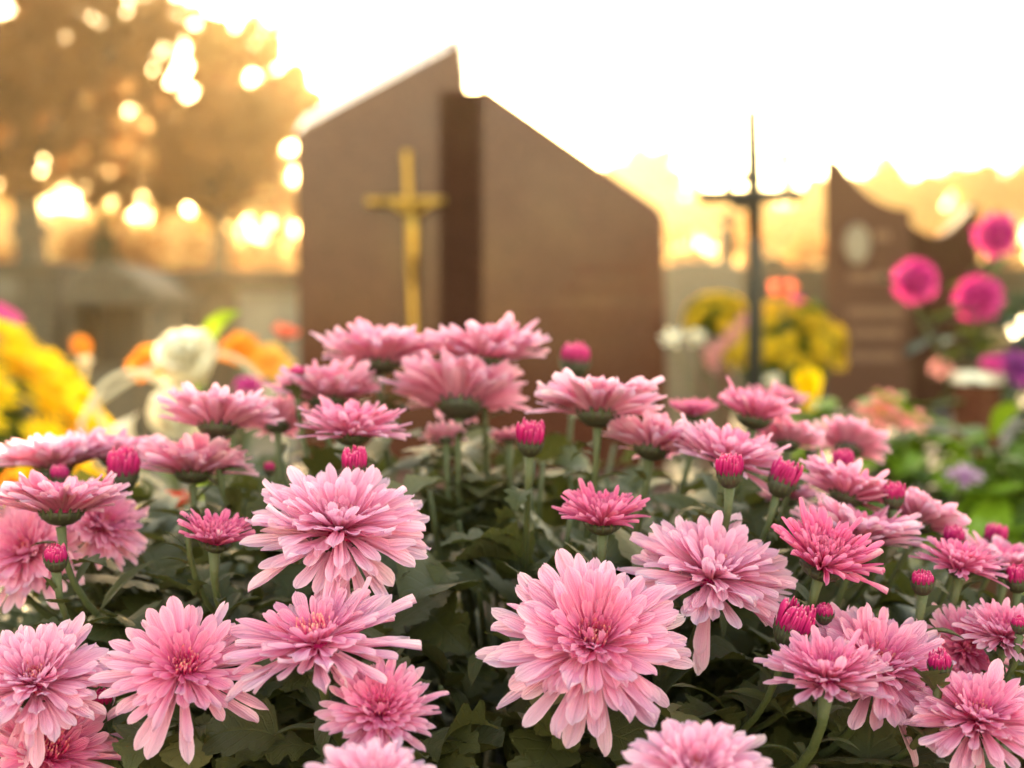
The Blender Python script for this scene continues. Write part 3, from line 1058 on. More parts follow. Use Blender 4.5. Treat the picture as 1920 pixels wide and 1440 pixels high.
def calla(label, px, py, Rpx, Y, tilt, lean, foot, roll=0.0, stretch=1.0):
    p = P(px, py, Y)
    R = Rpx * K * Y
    o = thing("calla_lily", foot, label, "flower", None)
    ax = head_axis0(p, tilt, lean)
    prof = [(.10, -1.5), (.17, -1.2), (.26, -.8), (.42, -.4), (.66, -.08), (.90, .12), (1.02, .14), (1.08, .04)]
    vs, fs = [], []
    N = 26
    for i, (rr, z) in enumerate(prof):
        for k in range(N + 1):
            a = 2 * math.pi * k / N * 1.06
            lift = .55 * max(0, math.cos(a)) * (i / 7) ** 1.5
            q = rr * (1 + .22 * max(0, math.cos(a)) * (i / 7))
            if k == 0:
                q *= .93
            vs.append((q * R * math.cos(a), q * R * math.sin(a), (z + lift) * R * stretch))
    for i in range(len(prof) - 1):
        for k in range(N):
            fs.append((i * (N + 1) + k, i * (N + 1) + k + 1, (i + 1) * (N + 1) + k + 1, (i + 1) * (N + 1) + k))
    mb = MB(); mb.add(vs, fs)
    ob = mb.build("spathe", M_WHITE, o, smooth=True)
    ob.matrix_basis = Matrix.Translation(p - Vector(foot)) @ frame(ax, roll)
    mb = MB(); mb.tube([(0, 0, -1.0 * R), (0, 0, -.2 * R), (0, 0, .15 * R)], [.08 * R, .11 * R, .06 * R], 8)
    ob = mb.build("spadix", M_YEL, o, smooth=True)
    ob.matrix_basis = Matrix.Translation(p - Vector(foot)) @ frame(ax, roll)
    h = p - Vector(foot) - ax * R * 1.45 * stretch
    mb = MB(); mb.tube(bez(h, h - ax * .04, Vector((h.x * .3, h.y * .3, h.z * .5)), Vector((0, 0, 0)), 8), .005, 8)
    mb.build("stem", M_STEM, o, smooth=True)
    return o


bf = Vector((BX.x, BX.y, SLAB_Z + .02))
cut_flower("white_rose", "large cream rose standing highest in the basket before the pale headstone", "flower", 374, 722, 118, 1.46, M_WHITE, bf, 38, -22, [(7, .8, 30), (8, .85, 55), (8, .85, 70), (7, .85, 80), (5, .8, 87)], 4, seed=71)
cut_flower("white_rose", "low cream rose opening wide behind the cupped pink chrysanthemum", "flower", 330, 822, 108, 1.40, M_WHITE, bf, 35, 6, [(7, .8, 26), (8, .85, 50), (8, .85, 68), (6, .8, 82)], 4, seed=72)
calla("small greyish white calla seen from the side beneath the basket handle", 232, 800, 30, 1.44, 20, -30, bf, .3)
blade = thing("grass_blade", bf, "bright green strap leaf arching up behind the highest cream rose", "leaf")
pp = [P(x, y, 1.55) - bf for x, y in ((372, 690), (384, 640), (400, 610), (422, 592), (448, 584))]
vs, fs = [], []
for i, q in enumerate([Vector((0, 0, 0))] + pp):
    w = (.006, .012, .013, .012, .009, .002)[i]
    vs += [q + Vector((-w * .5, 0, w * .6)), q + Vector((0, .003, 0)), q + Vector((w * .5, 0, -w * .6))]
for i in range(5):
    for j in range(2):
        fs.append((i * 3 + j, i * 3 + j + 1, i * 3 + j + 4, i * 3 + j + 3))
mb = MB(); mb.add(vs, fs); mb.build("blade", M_LG, blade, smooth=True)
OG = "orange blooms around the basket"
cut_flower("gerbera", "orange gerbera peeping out beside the highest cream rose, under the handle", "flower", 282, 682, 46, 1.66, M_ORANGE, bf, 55, -10, seed=11, group=OG)
cut_flower("gerbera", "orange gerbera nearer the pale headstone, petals drooping", "flower", 450, 655, 40, 1.75, M_ORANGE, bf, 50, -8, seed=12, group=OG)
cut_flower("gerbera", "yellow orange gerbera low beside the brown headstone's foot", "flower", 508, 680, 44, 1.80, plain_thin("amber_petal", (.80, .36, .04), (.86, .50, .12)), bf, 55, 10, seed=13, group=OG)
cut_flower("gerbera", "coral red flower above the amber gerbera", "flower", 532, 634, 30, 1.85, M_CORAL, bf, 30, 20, ROSE, 2, seed=14, group=OG)
cut_flower("gerbera", "dark magenta flower half hidden behind a pink profile bloom near the basket", "flower", 470, 725, 34, 1.35, M_MAG, bf, 20, 0, seed=15)
cut_flower("rose", "bright red rose glimpsed low between the pink chrysanthemum stems", "flower", 322, 972, 52, 1.16, M_RED_P, (-.24, 1.18, SLAB_Z), 40, 0, ROSE, 2, seed=16, leaves=3)
cut_flower("rose", "yellow and red flower glimpsed beside the striped profile bloom", "flower", 22, 915, 34, 1.15, M_ORANGE, (-.40, 1.2, SLAB_Z), 50, 0, ROSE, 2, seed=17)
cut_flower("lily", "slim white lily bud upright between the yellow bush and the basket", "flower", 160, 705, 40, 1.9, M_WHITE, (-.74, 1.95, .33), 10, 0, [(5, 1, 78), (4, .9, 84)], 0, seed=18)

# plants between the two graves on the right
pl = thing("stone_planter", (.60, 3.2, 0), "low grey stone planter between the two brown graves", "planter")
b = MB(); b.box(.512, .675, 2.75, 3.65, 0.002, .42); child(b.build("trough", M_STONE, bevel=.012), pl)
b = MB(); b.box(.525, .662, 2.77, 3.63, .418, .432); child(b.build("soil", M_SOIL), pl)
ball_bush("mustard yellow chrysanthemum bush at the foot of the iron cross", 1470, 660, 108, 3.2, .432, M_YEL2, M_MG, 150, .020, 62, pot_r=.06)
ball_bush("smaller mustard yellow chrysanthemum tuft leaning toward the big headstone", 1345, 600, 56, 3.45, .432, M_YEL2, M_MG, 60, .020, 63, pot_r=.05)
pf = (.60, 3.0, .43)
cut_flower("rose", "orange red rose above the mustard yellow bush", "flower", 1468, 552, 30, 3.1, M_CORAL, pf, 50, 0, ROSE, 2, seed=20)
cut_flower("rose", "small magenta rose behind the orange red one", "flower", 1492, 578, 22, 3.2, M_MAG, pf, 40, 10, ROSE, 2, seed=21)
cut_flower("gerbera", "peach gerbera against the scooped headstone's edge", "flower", 1522, 600, 30, 3.25, plain_thin("peach_petal", (.80, .40, .14), (.84, .52, .24)), pf, 50, 10, seed=22)
# dusty pink gladiolus spike
gd = thing("gladiolus", pf, "dusty pink gladiolus spike slanting before the mustard yellow bush", "flower")
mb = MB(); q0, q1 = P(1318, 690, 2.9) - Vector(pf), P(1404, 588, 2.9) - Vector(pf)
mb.tube([Vector((0, 0, 0)), q0.lerp(Vector((0, 0, 0)), .4), q0, q1], .004, 7); mb.build("stem", M_STEM, gd, smooth=True)
for k in range(9):
    mb = rosette([(5, 1, 50), (4, .8, 70)], .030 - .0017 * k, 300 + k, 0)
    ob = mb.build("floret", M_PINKG, gd, smooth=True)
    ob.matrix_basis = Matrix.Translation(q0.lerp(q1, k / 8) + Vector((rng.uniform(-.008, .008), -.01, 0))) @ frame(head_axis0(P(1350, 640, 2.9), 60, rng.uniform(-40, 40)))
cut_flower("lily", "white lily against the edge of the big headstone", "flower", 1262, 640, 28, 2.7, M_WHITE, (.46, 2.8, SLAB_Z), 50, -10, [(6, 1, 30), (5, .8, 60)], 0, seed=23)
cut_flower("rose", "cream rose beside the white lily by the headstone", "flower", 1304, 642, 24, 2.7, M_WHITE, (.46, 2.8, SLAB_Z), 40, 0, ROSE, 2, seed=24)
cut_flower("rose", "beige rose low in front of the iron cross post", "flower", 1450, 722, 22, 2.5, M_WHITE, (.49, 2.55, SLAB_Z), 40, 0, ROSE, 2, seed=25)
cut_flower("tulip", "clear yellow tulip beside the scooped headstone's foot", "flower", 1520, 768, 74, 1.9, M_YEL, (.40, 1.95, SLAB_Z), 10, -4, [(3, 1, 78), (3, .98, 84)], 2, seed=26, leaves=3, lmat=M_LG)

# leafy plant with salmon and purple flowers in a pot on the slab's edge
LP = Vector((.40, 1.55, SLAB_Z))
lp = thing("leafy_plant", LP, "broad leaved green plant in a pot beyond the pink chrysanthemums", "plant")
r = random.Random(404)
mb = MB(); mb.lathe([(.07, .001), (.075, .01), (.095, .16), (.10, .165), (.10, .18), (.08, .175)], 26); mb.build("pot", M_TERRA, lp)
lmesh = {m.name: [pet_simple(w, bd, .12).mesh("leaf", m, True) for w, bd in ((.5, -.5), (.6, -.9), (.42, -.2))] for m in (M_LG, M_MG)}
spots = [(1560, 765, 1.75), (1590, 790, 1.7), (1620, 815, 1.6), (1700, 800, 1.6), (1730, 830, 1.55), (1665, 835, 1.6), (1780, 860, 1.5), (1850, 890, 1.5), (1900, 880, 1.5), (1890, 940, 1.4), (1830, 950, 1.4), (1760, 930, 1.45),
         (1700, 880, 1.5), (1720, 960, 1.4), (1910, 990, 1.35), (1650, 880, 1.5), (1790, 990, 1.35), (1860, 1000, 1.35), (1870, 1040, 1.3), (1600, 850, 1.55), (1690, 760, 1.7), (1560, 800, 1.7), (1880, 830, 1.55), (1925, 850, 1.5)]
for (x, y, Y) in spots:
    for k in range(8):
        p = P(x + r.uniform(-42, 42), y + r.uniform(-20, 55), Y + r.uniform(-.08, .08)) - LP
        mname = M_LG.name if r.random() < .5 else M_MG.name
        link("leaf", r.choice(lmesh[mname]), lp, Matrix.Translation(p) @ Matrix.Rotation(r.uniform(0, 6.28), 4, 'Z') @ Matrix.Rotation(-r.uniform(-.3, .8), 4, 'Y') @ Matrix.Scale(r.uniform(.05, .085), 4))
    mb = MB(); q = P(x, y, Y) - LP
    mb.tube(bez(q, q - Vector((0, 0, .04)), Vector((q.x * .3, q.y * .3, q.z * .7)), Vector((0, 0, .16)), 6), .003, 6)
    mb.build("stem", M_STEM, lp, smooth=True)
lf = LP + Vector((0, 0, .17))
cut_flower("begonia", "salmon pink bloom with a yellow lower edge above bright green leaves", "flower", 1652, 772, 52, 1.62, M_SALM, lf, 45, 0, [(9, 1, 8), (8, .8, 30), (6, .6, 60)], 0, seed=31, heart=M_YEL2)
cut_flower("begonia", "smaller salmon bloom drooping beside the salmon pink one", "flower", 1712, 790, 34, 1.60, M_SALM, lf, 50, 20, [(8, 1, 8), (7, .8, 30)], 0, seed=32)
cut_flower("african_daisy", "lilac daisy with a dark purple heart above the green leaves", "flower", 1808, 898, 44, 1.34, M_LILAC, lf, 20, 4, [(12, 1, 12), (10, .8, 25)], 1, heart=M_PURP, seed=33)
cut_flower("african_daisy", "pale blurred lilac daisy lower down the leafy plant", "flower", 1745, 930, 30, 1.42, M_LILAC, lf, 20, 4, [(12, 1, 12)], 1, heart=M_PURP, seed=34)

# granite vase with magenta dahlias on the dark slab
VY = 2.35
vp = P(1832, 720, VY)
VZ = .50
vs_ = thing("granite_vase", (vp.x, VY, VZ), "reddish granite flower vase with a white rim on the dark grave slab", "vase")
vh = vp.z - VZ
mb = MB(); mb.lathe([(.035, 0.001), (.037, .008), (.040, vh * .9), (.040, vh)], 24); mb.build("body", M_RED, vs_)
mb = MB(); mb.lathe([(.036, vh + .001), (.043, vh + .003), (.043, vh + .020), (.034, vh + .021), (.030, vh + .006)], 24); mb.build("rim", M_CERAM, vs_)
vf = Vector((vp.x, VY, VZ + vh * .5))
for (px, py, rp, lab, sd) in ((1715, 527, 47, "round magenta dahlia leaning out toward the scooped headstone", 51), (1834, 560, 50, "lowest of the three magenta dahlias, straight above the vase", 52), (1868, 442, 48, "highest magenta dahlia on the longest stem of the vase", 53)):
    p = P(px, py, VY - .02)
    R = rp * K * VY * .84
    o = thing("dahlia", vf, lab, "flower", "magenta dahlias in the granite vase")
    mb = MB(); rr = random.Random(sd)
    for li, (n, L, el) in enumerate(POM):
        for k in range(n):
            a = 2 * math.pi * (k + .5 * (li % 2)) / n
            e = R_(el + rr.gauss(0, 4))
            M = Matrix.Rotation(a, 4, 'Z') @ Matrix.Rotation(-e, 4, 'Y') @ Matrix.Translation((R * .42, 0, 0)) @ Matrix.Scale(R * .60 * rr.uniform(.6, 1.25), 4)
            mb.inst(PS[0], M)
    ob = mb.build("petals", M_MAG, o, smooth=True)
    ax = head_axis0(p, 62, rr.uniform(-12, 12))
    ob.matrix_basis = Matrix.Translation(p - vf) @ frame(ax)
    mb = MB(); mb.lathe([(.05 * R, -.7 * R), (.55 * R, -.4 * R), (.76 * R, 0), (.74 * R, .40 * R), (.5 * R, .72 * R), (.05 * R, .84 * R)], 16)
    for k in range(60):
        u = (k + .5) / 60; a = k * 2.39996
        q = R_(18 + 50 * math.sqrt(u))
        d = Vector((math.sin(q) * math.cos(a), math.sin(q) * math.sin(a), math.cos(q)))
        mb.inst(PS[3], Matrix.Translation(d * R * .72) @ d.to_track_quat('X', 'Z').to_matrix().to_4x4() @ Matrix.Scale(R * .42, 4))
    ob = mb.build("heart", M_MAG_IN, o, smooth=True)
    ob.matrix_basis = Matrix.Translation(p - vf) @ frame(ax)
    h = p - vf - ax * R * .4
    mb = MB(); mb.tube(bez(h, h - ax * .05 - Vector((0, 0, .04)), Vector((h.x * .2, 0, h.z * .5)), Vector((0, 0, 0)), 9), .0050, 7); mb.build("stem", M_STEM, o, smooth=True)
    for k in range(11):
        a = h.lerp(Vector((0, 0, h.z * .2)), rr.uniform(.1, .95))
        mb = MB(); mb.inst(PS[0], Matrix.Translation(a) @ Matrix.Rotation(rr.uniform(0, 6.28), 4, 'Z') @ Matrix.Rotation(-rr.uniform(-.4, .8), 4, 'Y') @ Matrix.Scale(rr.uniform(.06, .09), 4))
        mb.build("leaf", M_DG if k % 2 else M_MG, o, smooth=True)
cut_flower("carnation", "purple carnation low in the granite vase", "flower", 1908, 690, 42, 2.3, M_PURP, vf, 50, 20, DAISY, 0, seed=54, lmat=M_DG)
cut_flower("carnation", "small dark pink carnation just over the vase rim", "flower", 1862, 684, 26, 2.3, M_MAG, vf, 40, 10, DAISY, 0, seed=55, lmat=M_DG)
cut_flower("carnation", "cream carnation between the dahlias and the vase rim", "flower", 1862, 640, 30, 2.36, M_BEIGE, vf, 40, 0, DAISY, 0, seed=56, lmat=M_MG, leaves=5)
cut_flower("carnation", "dusty pink carnation hanging over the vase's side", "flower", 1765, 690, 24, 2.34, M_PINKG, vf, 40, -10, DAISY, 0, seed=57, lmat=M_DG, leaves=4)
bs = thing("evergreen_shrub", (1.20, 2.9, .50), "dark green shrub filling the space behind the granite vase", "plant")
cs = [(rng.uniform(-.16, .22), rng.uniform(-.12, .12), rng.uniform(.02, .34)) for _ in range(40)]
me = leaf_cloud(cs, [.09] * 40, 2200, .05, 77); me.materials.append(M_DG)
tag(link("foliage", me, bs), kind="stuff")
mb = MB()
for k in range(6):
    mb.tube([(.02 * k - .05, 0, 0), (.05 * k - .12, 0, .25)], [.008, .004], 6)
mb.build("stems", M_BARK, bs)
# ------------------------------------------------------------------ petals and leaves (shared meshes)
S_POS = (0.0, 0.16, 0.34, 0.52, 0.68, 0.81, 0.91, 0.97, 1.0)


def petal_mb(kind, bend, r, rows=S_POS, nw=4):
    """petal along +x, inner face +z, length 1"""
    if kind == 'spoon':
        W, cup, tipc, peak = r.uniform(.165, .22), r.uniform(.08, .24), .5, .80
    elif kind == 'strap':
        W, cup, tipc, peak = r.uniform(.14, .175), r.uniform(.10, .30), .5, .78
    else:  # quill: rolled, opening at the tip
        W, cup, tipc, peak = r.uniform(.105, .14), r.uniform(.5, .8), .6, .84
    twist = r.uniform(-.14, .14)
    sway = r.uniform(-.07, .07)
    notch = r.uniform(0, .02)
    wav, wph = r.uniform(0, .035), r.uniform(0, 6.28)
    mb = MB()
    x = z = 0.0
    vs, fs, uv = [], [], []
    prev = 0.0
    for i, s in enumerate(rows):
        th = bend * (prev + s) * .5 if i else 0.0
        ds = s - prev
        x += math.cos(th) * ds
        z += math.sin(th) * ds
        prev = s
        th = bend * s
        w = .34 + .66 * min(1.0, s / peak) ** 1.3
        if s > peak:
            u = (s - peak) / (1.0001 - peak)
            w *= max(tipc * .55, math.sqrt(max(0.0, 1 - u ** 2.3)))
        w *= W * .5
        rot = twist * s
        for j in range(nw + 1):
            t = -1 + 2 * j / nw
            cp = cup * (t * t) * W * (1.0 if kind != 'quill' else (1.6 - .9 * s))
            yy = t * w * (1 - .25 * cup)
            zz = cp + wav * math.sin(7 * s + wph + 2 * t) * s - .012 * math.cos(t * 3.14 * 2)
            yy, zz = yy * math.cos(rot) - zz * math.sin(rot), yy * math.sin(rot) + zz * math.cos(rot)
            xo = -abs(t) ** 2 * W * .10 * (s ** 6) - (notch if (i == len(rows) - 1 and j == nw // 2) else 0)
            vs.append((x - math.sin(th) * zz + xo * math.cos(th), yy + sway * s * s, z + math.cos(th) * zz + xo * math.sin(th)))
            uv.append((s, (t + 1) / 2))
    for i in range(len(rows) - 1):
        for j in range(nw):
            a = i * (nw + 1) + j
            fs.append((a, a + nw + 1, a + nw + 2, a + 1))
    mb.add(vs, fs, uv)
    return mb


PET = {}
for kind in ('spoon', 'strap', 'quill'):
    for bname, bd in (('reflex', -.50), ('flat', -.10), ('incurve', .45), ('hook', 1.15)):
        PET[kind, bname] = [petal_mb(kind, bd + rng.uniform(-.18, .18), rng).mesh("petal", M_PETAL, True) for _ in range(4)]
TINY = petal_mb('strap', .35, random.Random(4), (0, .35, .7, .92, 1.0), 2)
TINYQ = petal_mb('quill', .55, random.Random(5), (0, .35, .7, .92, 1.0), 2)

OUTLINE = {
    'lobed': [(0, .018), (.14, .022), (.22, .10), (.30, .26), (.37, .30), (.41, .17), (.50, .30), (.58, .36), (.63, .30), (.67, .18), (.76, .27), (.82, .24), (.86, .13), (.94, .085), (1, .0)],
    'lance': [(0, .02), (.12, .05), (.25, .095), (.40, .12), (.55, .125), (.70, .105), (.84, .07), (.94, .03), (1, 0)],
    'broad': [(0, .02), (.10, .06), (.18, .24), (.28, .36), (.34, .33), (.38, .28), (.48, .42), (.56, .44), (.60, .34), (.70, .36), (.77, .32), (.82, .22), (.90, .17), (.95, .09), (1, 0)],
}


def toothed(pts):
    out = [pts[0]]
    for (s0, w0), (s1, w1) in zip(pts, pts[1:]):
        if s0 > .12 and s1 - s0 > .05:
            a = .5
            out.append((s0 + (s1 - s0) * .40, w0 + (w1 - w0) * .40 + .010))
            out.append((s0 + (s1 - s0) * .58, w0 + (w1 - w0) * .58 - .009))
        out.append((s1, w1))
    return out


OUTLINE = {k: (toothed(v) if k != 'lance' else v) for k, v in OUTLINE.items()}


def leaf_mb(kind, droop, fold, r):
    mb = MB()
    vs, fs, uv = [], [], []
    x = z = 0.0
    prev = 0.0
    curl = r.uniform(-.12, .30)
    sway = r.uniform(-.12, .12)
    for i, (s, w) in enumerate(OUTLINE[kind]):
        th = .25 - droop * (s + prev) * .5
        x += math.cos(th) * (s - prev)
        z += math.sin(th) * (s - prev)
        prev = s
        for t in (-1, -.5, 0, .5, 1):
            hh = abs(t) * w * fold - (t * t) * w * curl + (r.uniform(-.012, .012) if abs(t) == 1 else 0)
            vs.append((x - math.sin(th) * hh - abs(t) * .0, t * w * (1 - .1 * fold) + sway * s * s, z + math.cos(th) * hh))
            uv.append((s, (t + 1) / 2))
    for i in range(len(OUTLINE[kind]) - 1):
        for j in range(4):
            a = i * 5 + j
            fs.append((a, a + 5, a + 6, a + 1))
    mb.add(vs, fs, uv)
    return mb


LEAFMB = {k: [leaf_mb(k, rng.uniform(.4, 1.9), rng.uniform(.1, .6), rng) for _ in range(6)] for k in OUTLINE}
LEAF = {k: [m.mesh("leaf", M_LEAF, True) for m in v] for k, v in LEAFMB.items()}

# ------------------------------------------------------------------ pot, mound of foliage
POT = Vector((-0.01, 0.80, SLAB_Z))
pot = thing("flower_pot", POT, "brown plastic pot under the pink chrysanthemums on the granite slab", "pot")
b = MB(); b.lathe([(.105, 0.001), (.112, .01), (.140, .19), (.150, .192), (.152, .215), (.142, .217), (.138, .19), (.10, .185)], 36)
b.build("pot_wall", M_TERRA, pot, smooth=False)
SOIL_Z = SLAB_Z + .195
b = MB(); b.lathe([(.137, .186), (.136, .190), (.08, .197), (.01, .20)], 30)
b.build("soil", M_SOIL, pot, smooth=True)


def dome(x, y):
    kx = .50 if x < 0 else 1.10
    return .787 - 1.05 * (y - .80) ** 2 - kx * x * x


def dome_Y(px, py):
    best, bg = .7, 9
    Y = .36
    while Y < .95:
        p = P(px, py, Y)
        gap = p.z - dome(p.x, p.y)
        if gap <= 0:
            return Y
        if gap < bg:
            bg, best = gap, Y
        Y += .004
    return best


plant = thing("chrysanthemum_plant", (POT.x, POT.y, SOIL_Z), "dense dark green mound of lobed chrysanthemum leaves beneath the pink blooms", "plant")
leafr = random.Random(77)
n_leaf = 0
rest = MB()
twig = MB()
cands = []
while len(cands) < 3400:
    x, y = leafr.uniform(-.36, .34), leafr.uniform(.40, 1.12)
    rr = math.hypot((x - POT.x) / .36, (y - .80) / .40)
    if rr > 1:
        continue
    off = (.040 if y < .62 else .062) + .17 * leafr.random() + max(0, y - .95) * .3
    # hollow dark gap in front, between the big blooms
    q = Vector((x, y, dome(x, y) - off))
    cands.append((y + leafr.uniform(-.10, .10) + off * 1.6, q, rr))
cands.sort(key=lambda c: c[0])
for i, (_, q, rr) in enumerate(cands):
    outw = Vector((q.x - POT.x, q.y - POT.y, 0))
    ang = math.atan2(outw.y, outw.x) + leafr.uniform(-1.3, 1.3)
    tilt = leafr.uniform(-.25, .65)
    roll = leafr.uniform(-.8, .8)
    L = leafr.uniform(.020, .046)
    kind = leafr.choice(('lobed', 'lobed', 'lobed', 'lobed', 'broad', 'lance', 'lance', 'lance'))
    k = leafr.randrange(6)
    M = Matrix.Translation(q - Vector((POT.x, POT.y, SOIL_Z))) @ Matrix.Rotation(ang, 4, 'Z') @ Matrix.Rotation(-tilt, 4, 'Y') @ Matrix.Rotation(roll, 4, 'X') @ Matrix.Scale(L, 4)
    if i < 300:
        link("leaf", LEAF[kind][k], plant, M)
    else:
        rest.inst(LEAFMB[kind][k], M)
tag(rest.build("inner_leaves", M_LEAF, plant, smooth=True), kind="stuff")
for i in range(110):
    a = leafr.uniform(0, 6.283)
    r0 = .10 * math.sqrt(leafr.random())
    r1 = leafr.uniform(.05, .34)
    p0 = Vector((r0 * math.cos(a), r0 * math.sin(a), 0))
    x, y = POT.x + r1 * math.cos(a), POT.y + r1 * math.sin(a)
    p3 = Vector((r1 * math.cos(a), r1 * math.sin(a), dome(x, y) - SOIL_Z - leafr.uniform(.05, .11)))
    twig.tube(bez(p0, p0 + Vector((0, 0, .06)), p3.lerp(p0, .3) + Vector((0, 0, .0)), p3, 7), [.0026 - .0002 * k for k in range(8)], 6)
tag(twig.build("inner_stems", M_STEM, plant, smooth=True), kind="stuff")


# ------------------------------------------------------------------ blooms
def calyx_mb(R, depth, open_=1.0):
    mb = MB()
    mb.lathe([(.18 * R, -depth), (.55 * R, -depth * .86), (.86 * R, -depth * .5), (1.0 * R, -depth * .12), (.96 * R, 0.0)], 18)
    for ringi, (zz, rr, n, L) in enumerate(((-.86, .50, 10, .62), (-.55, .80, 13, .62), (-.25, .95, 15, .48))):
        for k in range(n):
            a = 2 * math.pi * (k + .5 * (ringi % 2)) / n
            c, s_ = math.cos(a), math.sin(a)
            w = 2.6 * rr * R / n
            z0 = zz * depth
            up = L * depth * 1.25
            flare = .10 * R
            pts = []
            uvs = []
            for (u, ww) in ((0, .55), (.45, 1.0), (.8, .7), (1.0, .08)):
                rad = rr * R + .05 * R + (flare * 1.6 * open_ * u * u) + (.16 * R * u if ringi < 2 else 0)
                for sgn in (-.5, 0, .5):
                    bulge = .03 * R * (1 - abs(sgn) * 2)
                    pts.append(((rad + bulge) * c - s_ * w * ww * sgn, (rad + bulge) * s_ + c * w * ww * sgn, z0 + up * u))
                    uvs.append((u, sgn + .5))
            fs = []
            for i in range(3):
                for j in range(2):
                    q = i * 3 + j
                    fs.append((q, q + 1, q + 4, q + 3))
            mb.add(pts, fs, uvs)
    return mb


CAL_WIDE = calyx_mb(1.0, .62).mesh("calyx", M_CALYX, True)
CAL_BUD = calyx_mb(1.0, 1.15, .4).mesh("calyx", M_CALYX, True)


def lerp3(a, c, t):
    return tuple(a[i] + (c[i] - a[i]) * t for i in range(3))


PALE = (0.97, 0.57, 0.78)
MID = (0.92, 0.23, 0.48)
DEEP = (0.76, 0.020, 0.25)


def head_axis(p, t, l):
    d = Vector((-p.x, -p.y, 0)).normalized()
    ax = Vector((0, 0, 1)) * math.cos(R_(t)) + d * math.sin(R_(t)) + Vector((1, 0, 0)) * math.sin(R_(l))
    return ax.normalized()


def make_stem(o, p, ax, rad, r, leaves=3, big=True, drop=0.0):
    """stem from the soil to the head; local to the thing at its foot"""
    foot = o.location
    h = p - foot
    p1 = h - ax * .035 - Vector((0, 0, .03))
    p2 = Vector((h.x * .35, h.y * .35, h.z * .45))
    pts = bez(h, p1, p2, Vector((0, 0, -.004)), 16)
    mb = MB()
    n = len(pts)
    mb.tube(pts, [rad * (1.5 if i == 0 else 1.0 + .18 * i / n + r.uniform(-.05, .05)) for i in range(n)], 8)
    mb.build("stem", M_STEM, o, smooth=True)
    for k in range(leaves):
        i = (r.uniform(.7, 1.6), r.uniform(1.0, 3))[k % 2] if k < 3 else r.uniform(1.5, 9.0)
        a = pts[int(i)].lerp(pts[int(i) + 1], i - int(i))
        small = i < 4
        kind = r.choice(('lance', 'lance', 'lobed')) if small else r.choice(('lobed', 'broad', 'lobed'))
        L = r.uniform(.012, .022) if i < 3 else (r.uniform(.020, .036) if small else r.uniform(.034, .058))
        ang = r.uniform(0, 6.283)
        M = Matrix.Translation(a) @ Matrix.Rotation(ang, 4, 'Z') @ Matrix.Rotation(-r.uniform(.2, 1.0), 4, 'Y') @ Matrix.Scale(L, 4)
        link("leaf", r.choice(LEAF[kind]), o, M)


BL_GROUP = "open pink chrysanthemums on the potted plant"
BUD_GROUP = "chrysanthemum buds on the potted plant"
STYLE = {
    # layers: (count, length, elevation deg, base radius, height, kinds, bends)
    'full': [(28, 1.00, 6, .17, -.02, 'spoon', 'flat'), (28, .99, 15, .16, .02, 'spoon', 'flat'), (27, .93, 25, .15, .05, 'spoon', 'reflex'), (26, .84, 35, .14, .08, 'spoon', 'reflex'),
             (24, .73, 43, .13, .10, 'spoon', 'flat'), (22, .60, 50, .13, .11, 'spoon', 'flat'), (20, .47, 55, .12, .12, 'strap', 'flat'), (18, .37, 60, .11, .12, 'strap', 'incurve'), (14, .30, 66, .09, .12, 'quill', 'incurve')],
    'loose': [(24, 1.04, 4, .14, -.02, 'mixed', 'flat'), (23, .96, 13, .13, .01, 'mixed', 'flat'), (22, .84, 23, .12, .03, 'spoon', 'flat'), (22, .69, 32, .12, .05, 'spoon', 'reflex'),
              (21, .53, 40, .11, .06, 'spoon', 'flat'), (20, .40, 46, .10, .07, 'strap', 'flat'), (18, .31, 53, .09, .08, 'quill', 'incurve')],
    'narrow': [(32, 1.0, 15, .18, -.02, 'strap', 'flat'), (32, .95, 24, .17, .02, 'strap', 'flat'), (30, .86, 34, .16, .05, 'strap', 'flat'), (28, .73, 43, .15, .08, 'strap', 'flat'),
               (26, .60, 51, .14, .10, 'strap', 'flat'), (22, .48, 57, .13, .11, 'quill', 'flat'), (20, .38, 62, .12, .12, 'quill', 'incurve')],
    'half': [(32, 1.12, 32, .26, -.02, 'quill', 'flat'), (32, 1.04, 40, .27, .02, 'strap', 'flat'), (34, .86, 54, .30, .05, 'quill', 'flat'), (34, .76, 63, .30, .07, 'quill', 'flat'),
             (30, .68, 70, .28, .09, 'quill', 'incurve'), (26, .62, 76, .23, .10, 'quill', 'incurve'), (22, .56, 82, .17, .12, 'quill', 'incurve'), (14, .50, 86, .10, .14, 'quill', 'hook')],
    'side': [(30, 1.06, 21, .20, -.02, 'strap', 'flat'), (30, 1.06, 25, .19, .01, 'spoon', 'flat'), (28, 1.02, 30, .18, .03, 'spoon', 'flat'), (26, .94, 36, .17, .05, 'spoon', 'reflex'),
             (24, .82, 42, .15, .07, 'spoon', 'reflex'), (20, .64, 48, .13, .08, 'strap', 'flat'), (16, .46, 54, .10, .09, 'strap', 'incurve')],
}


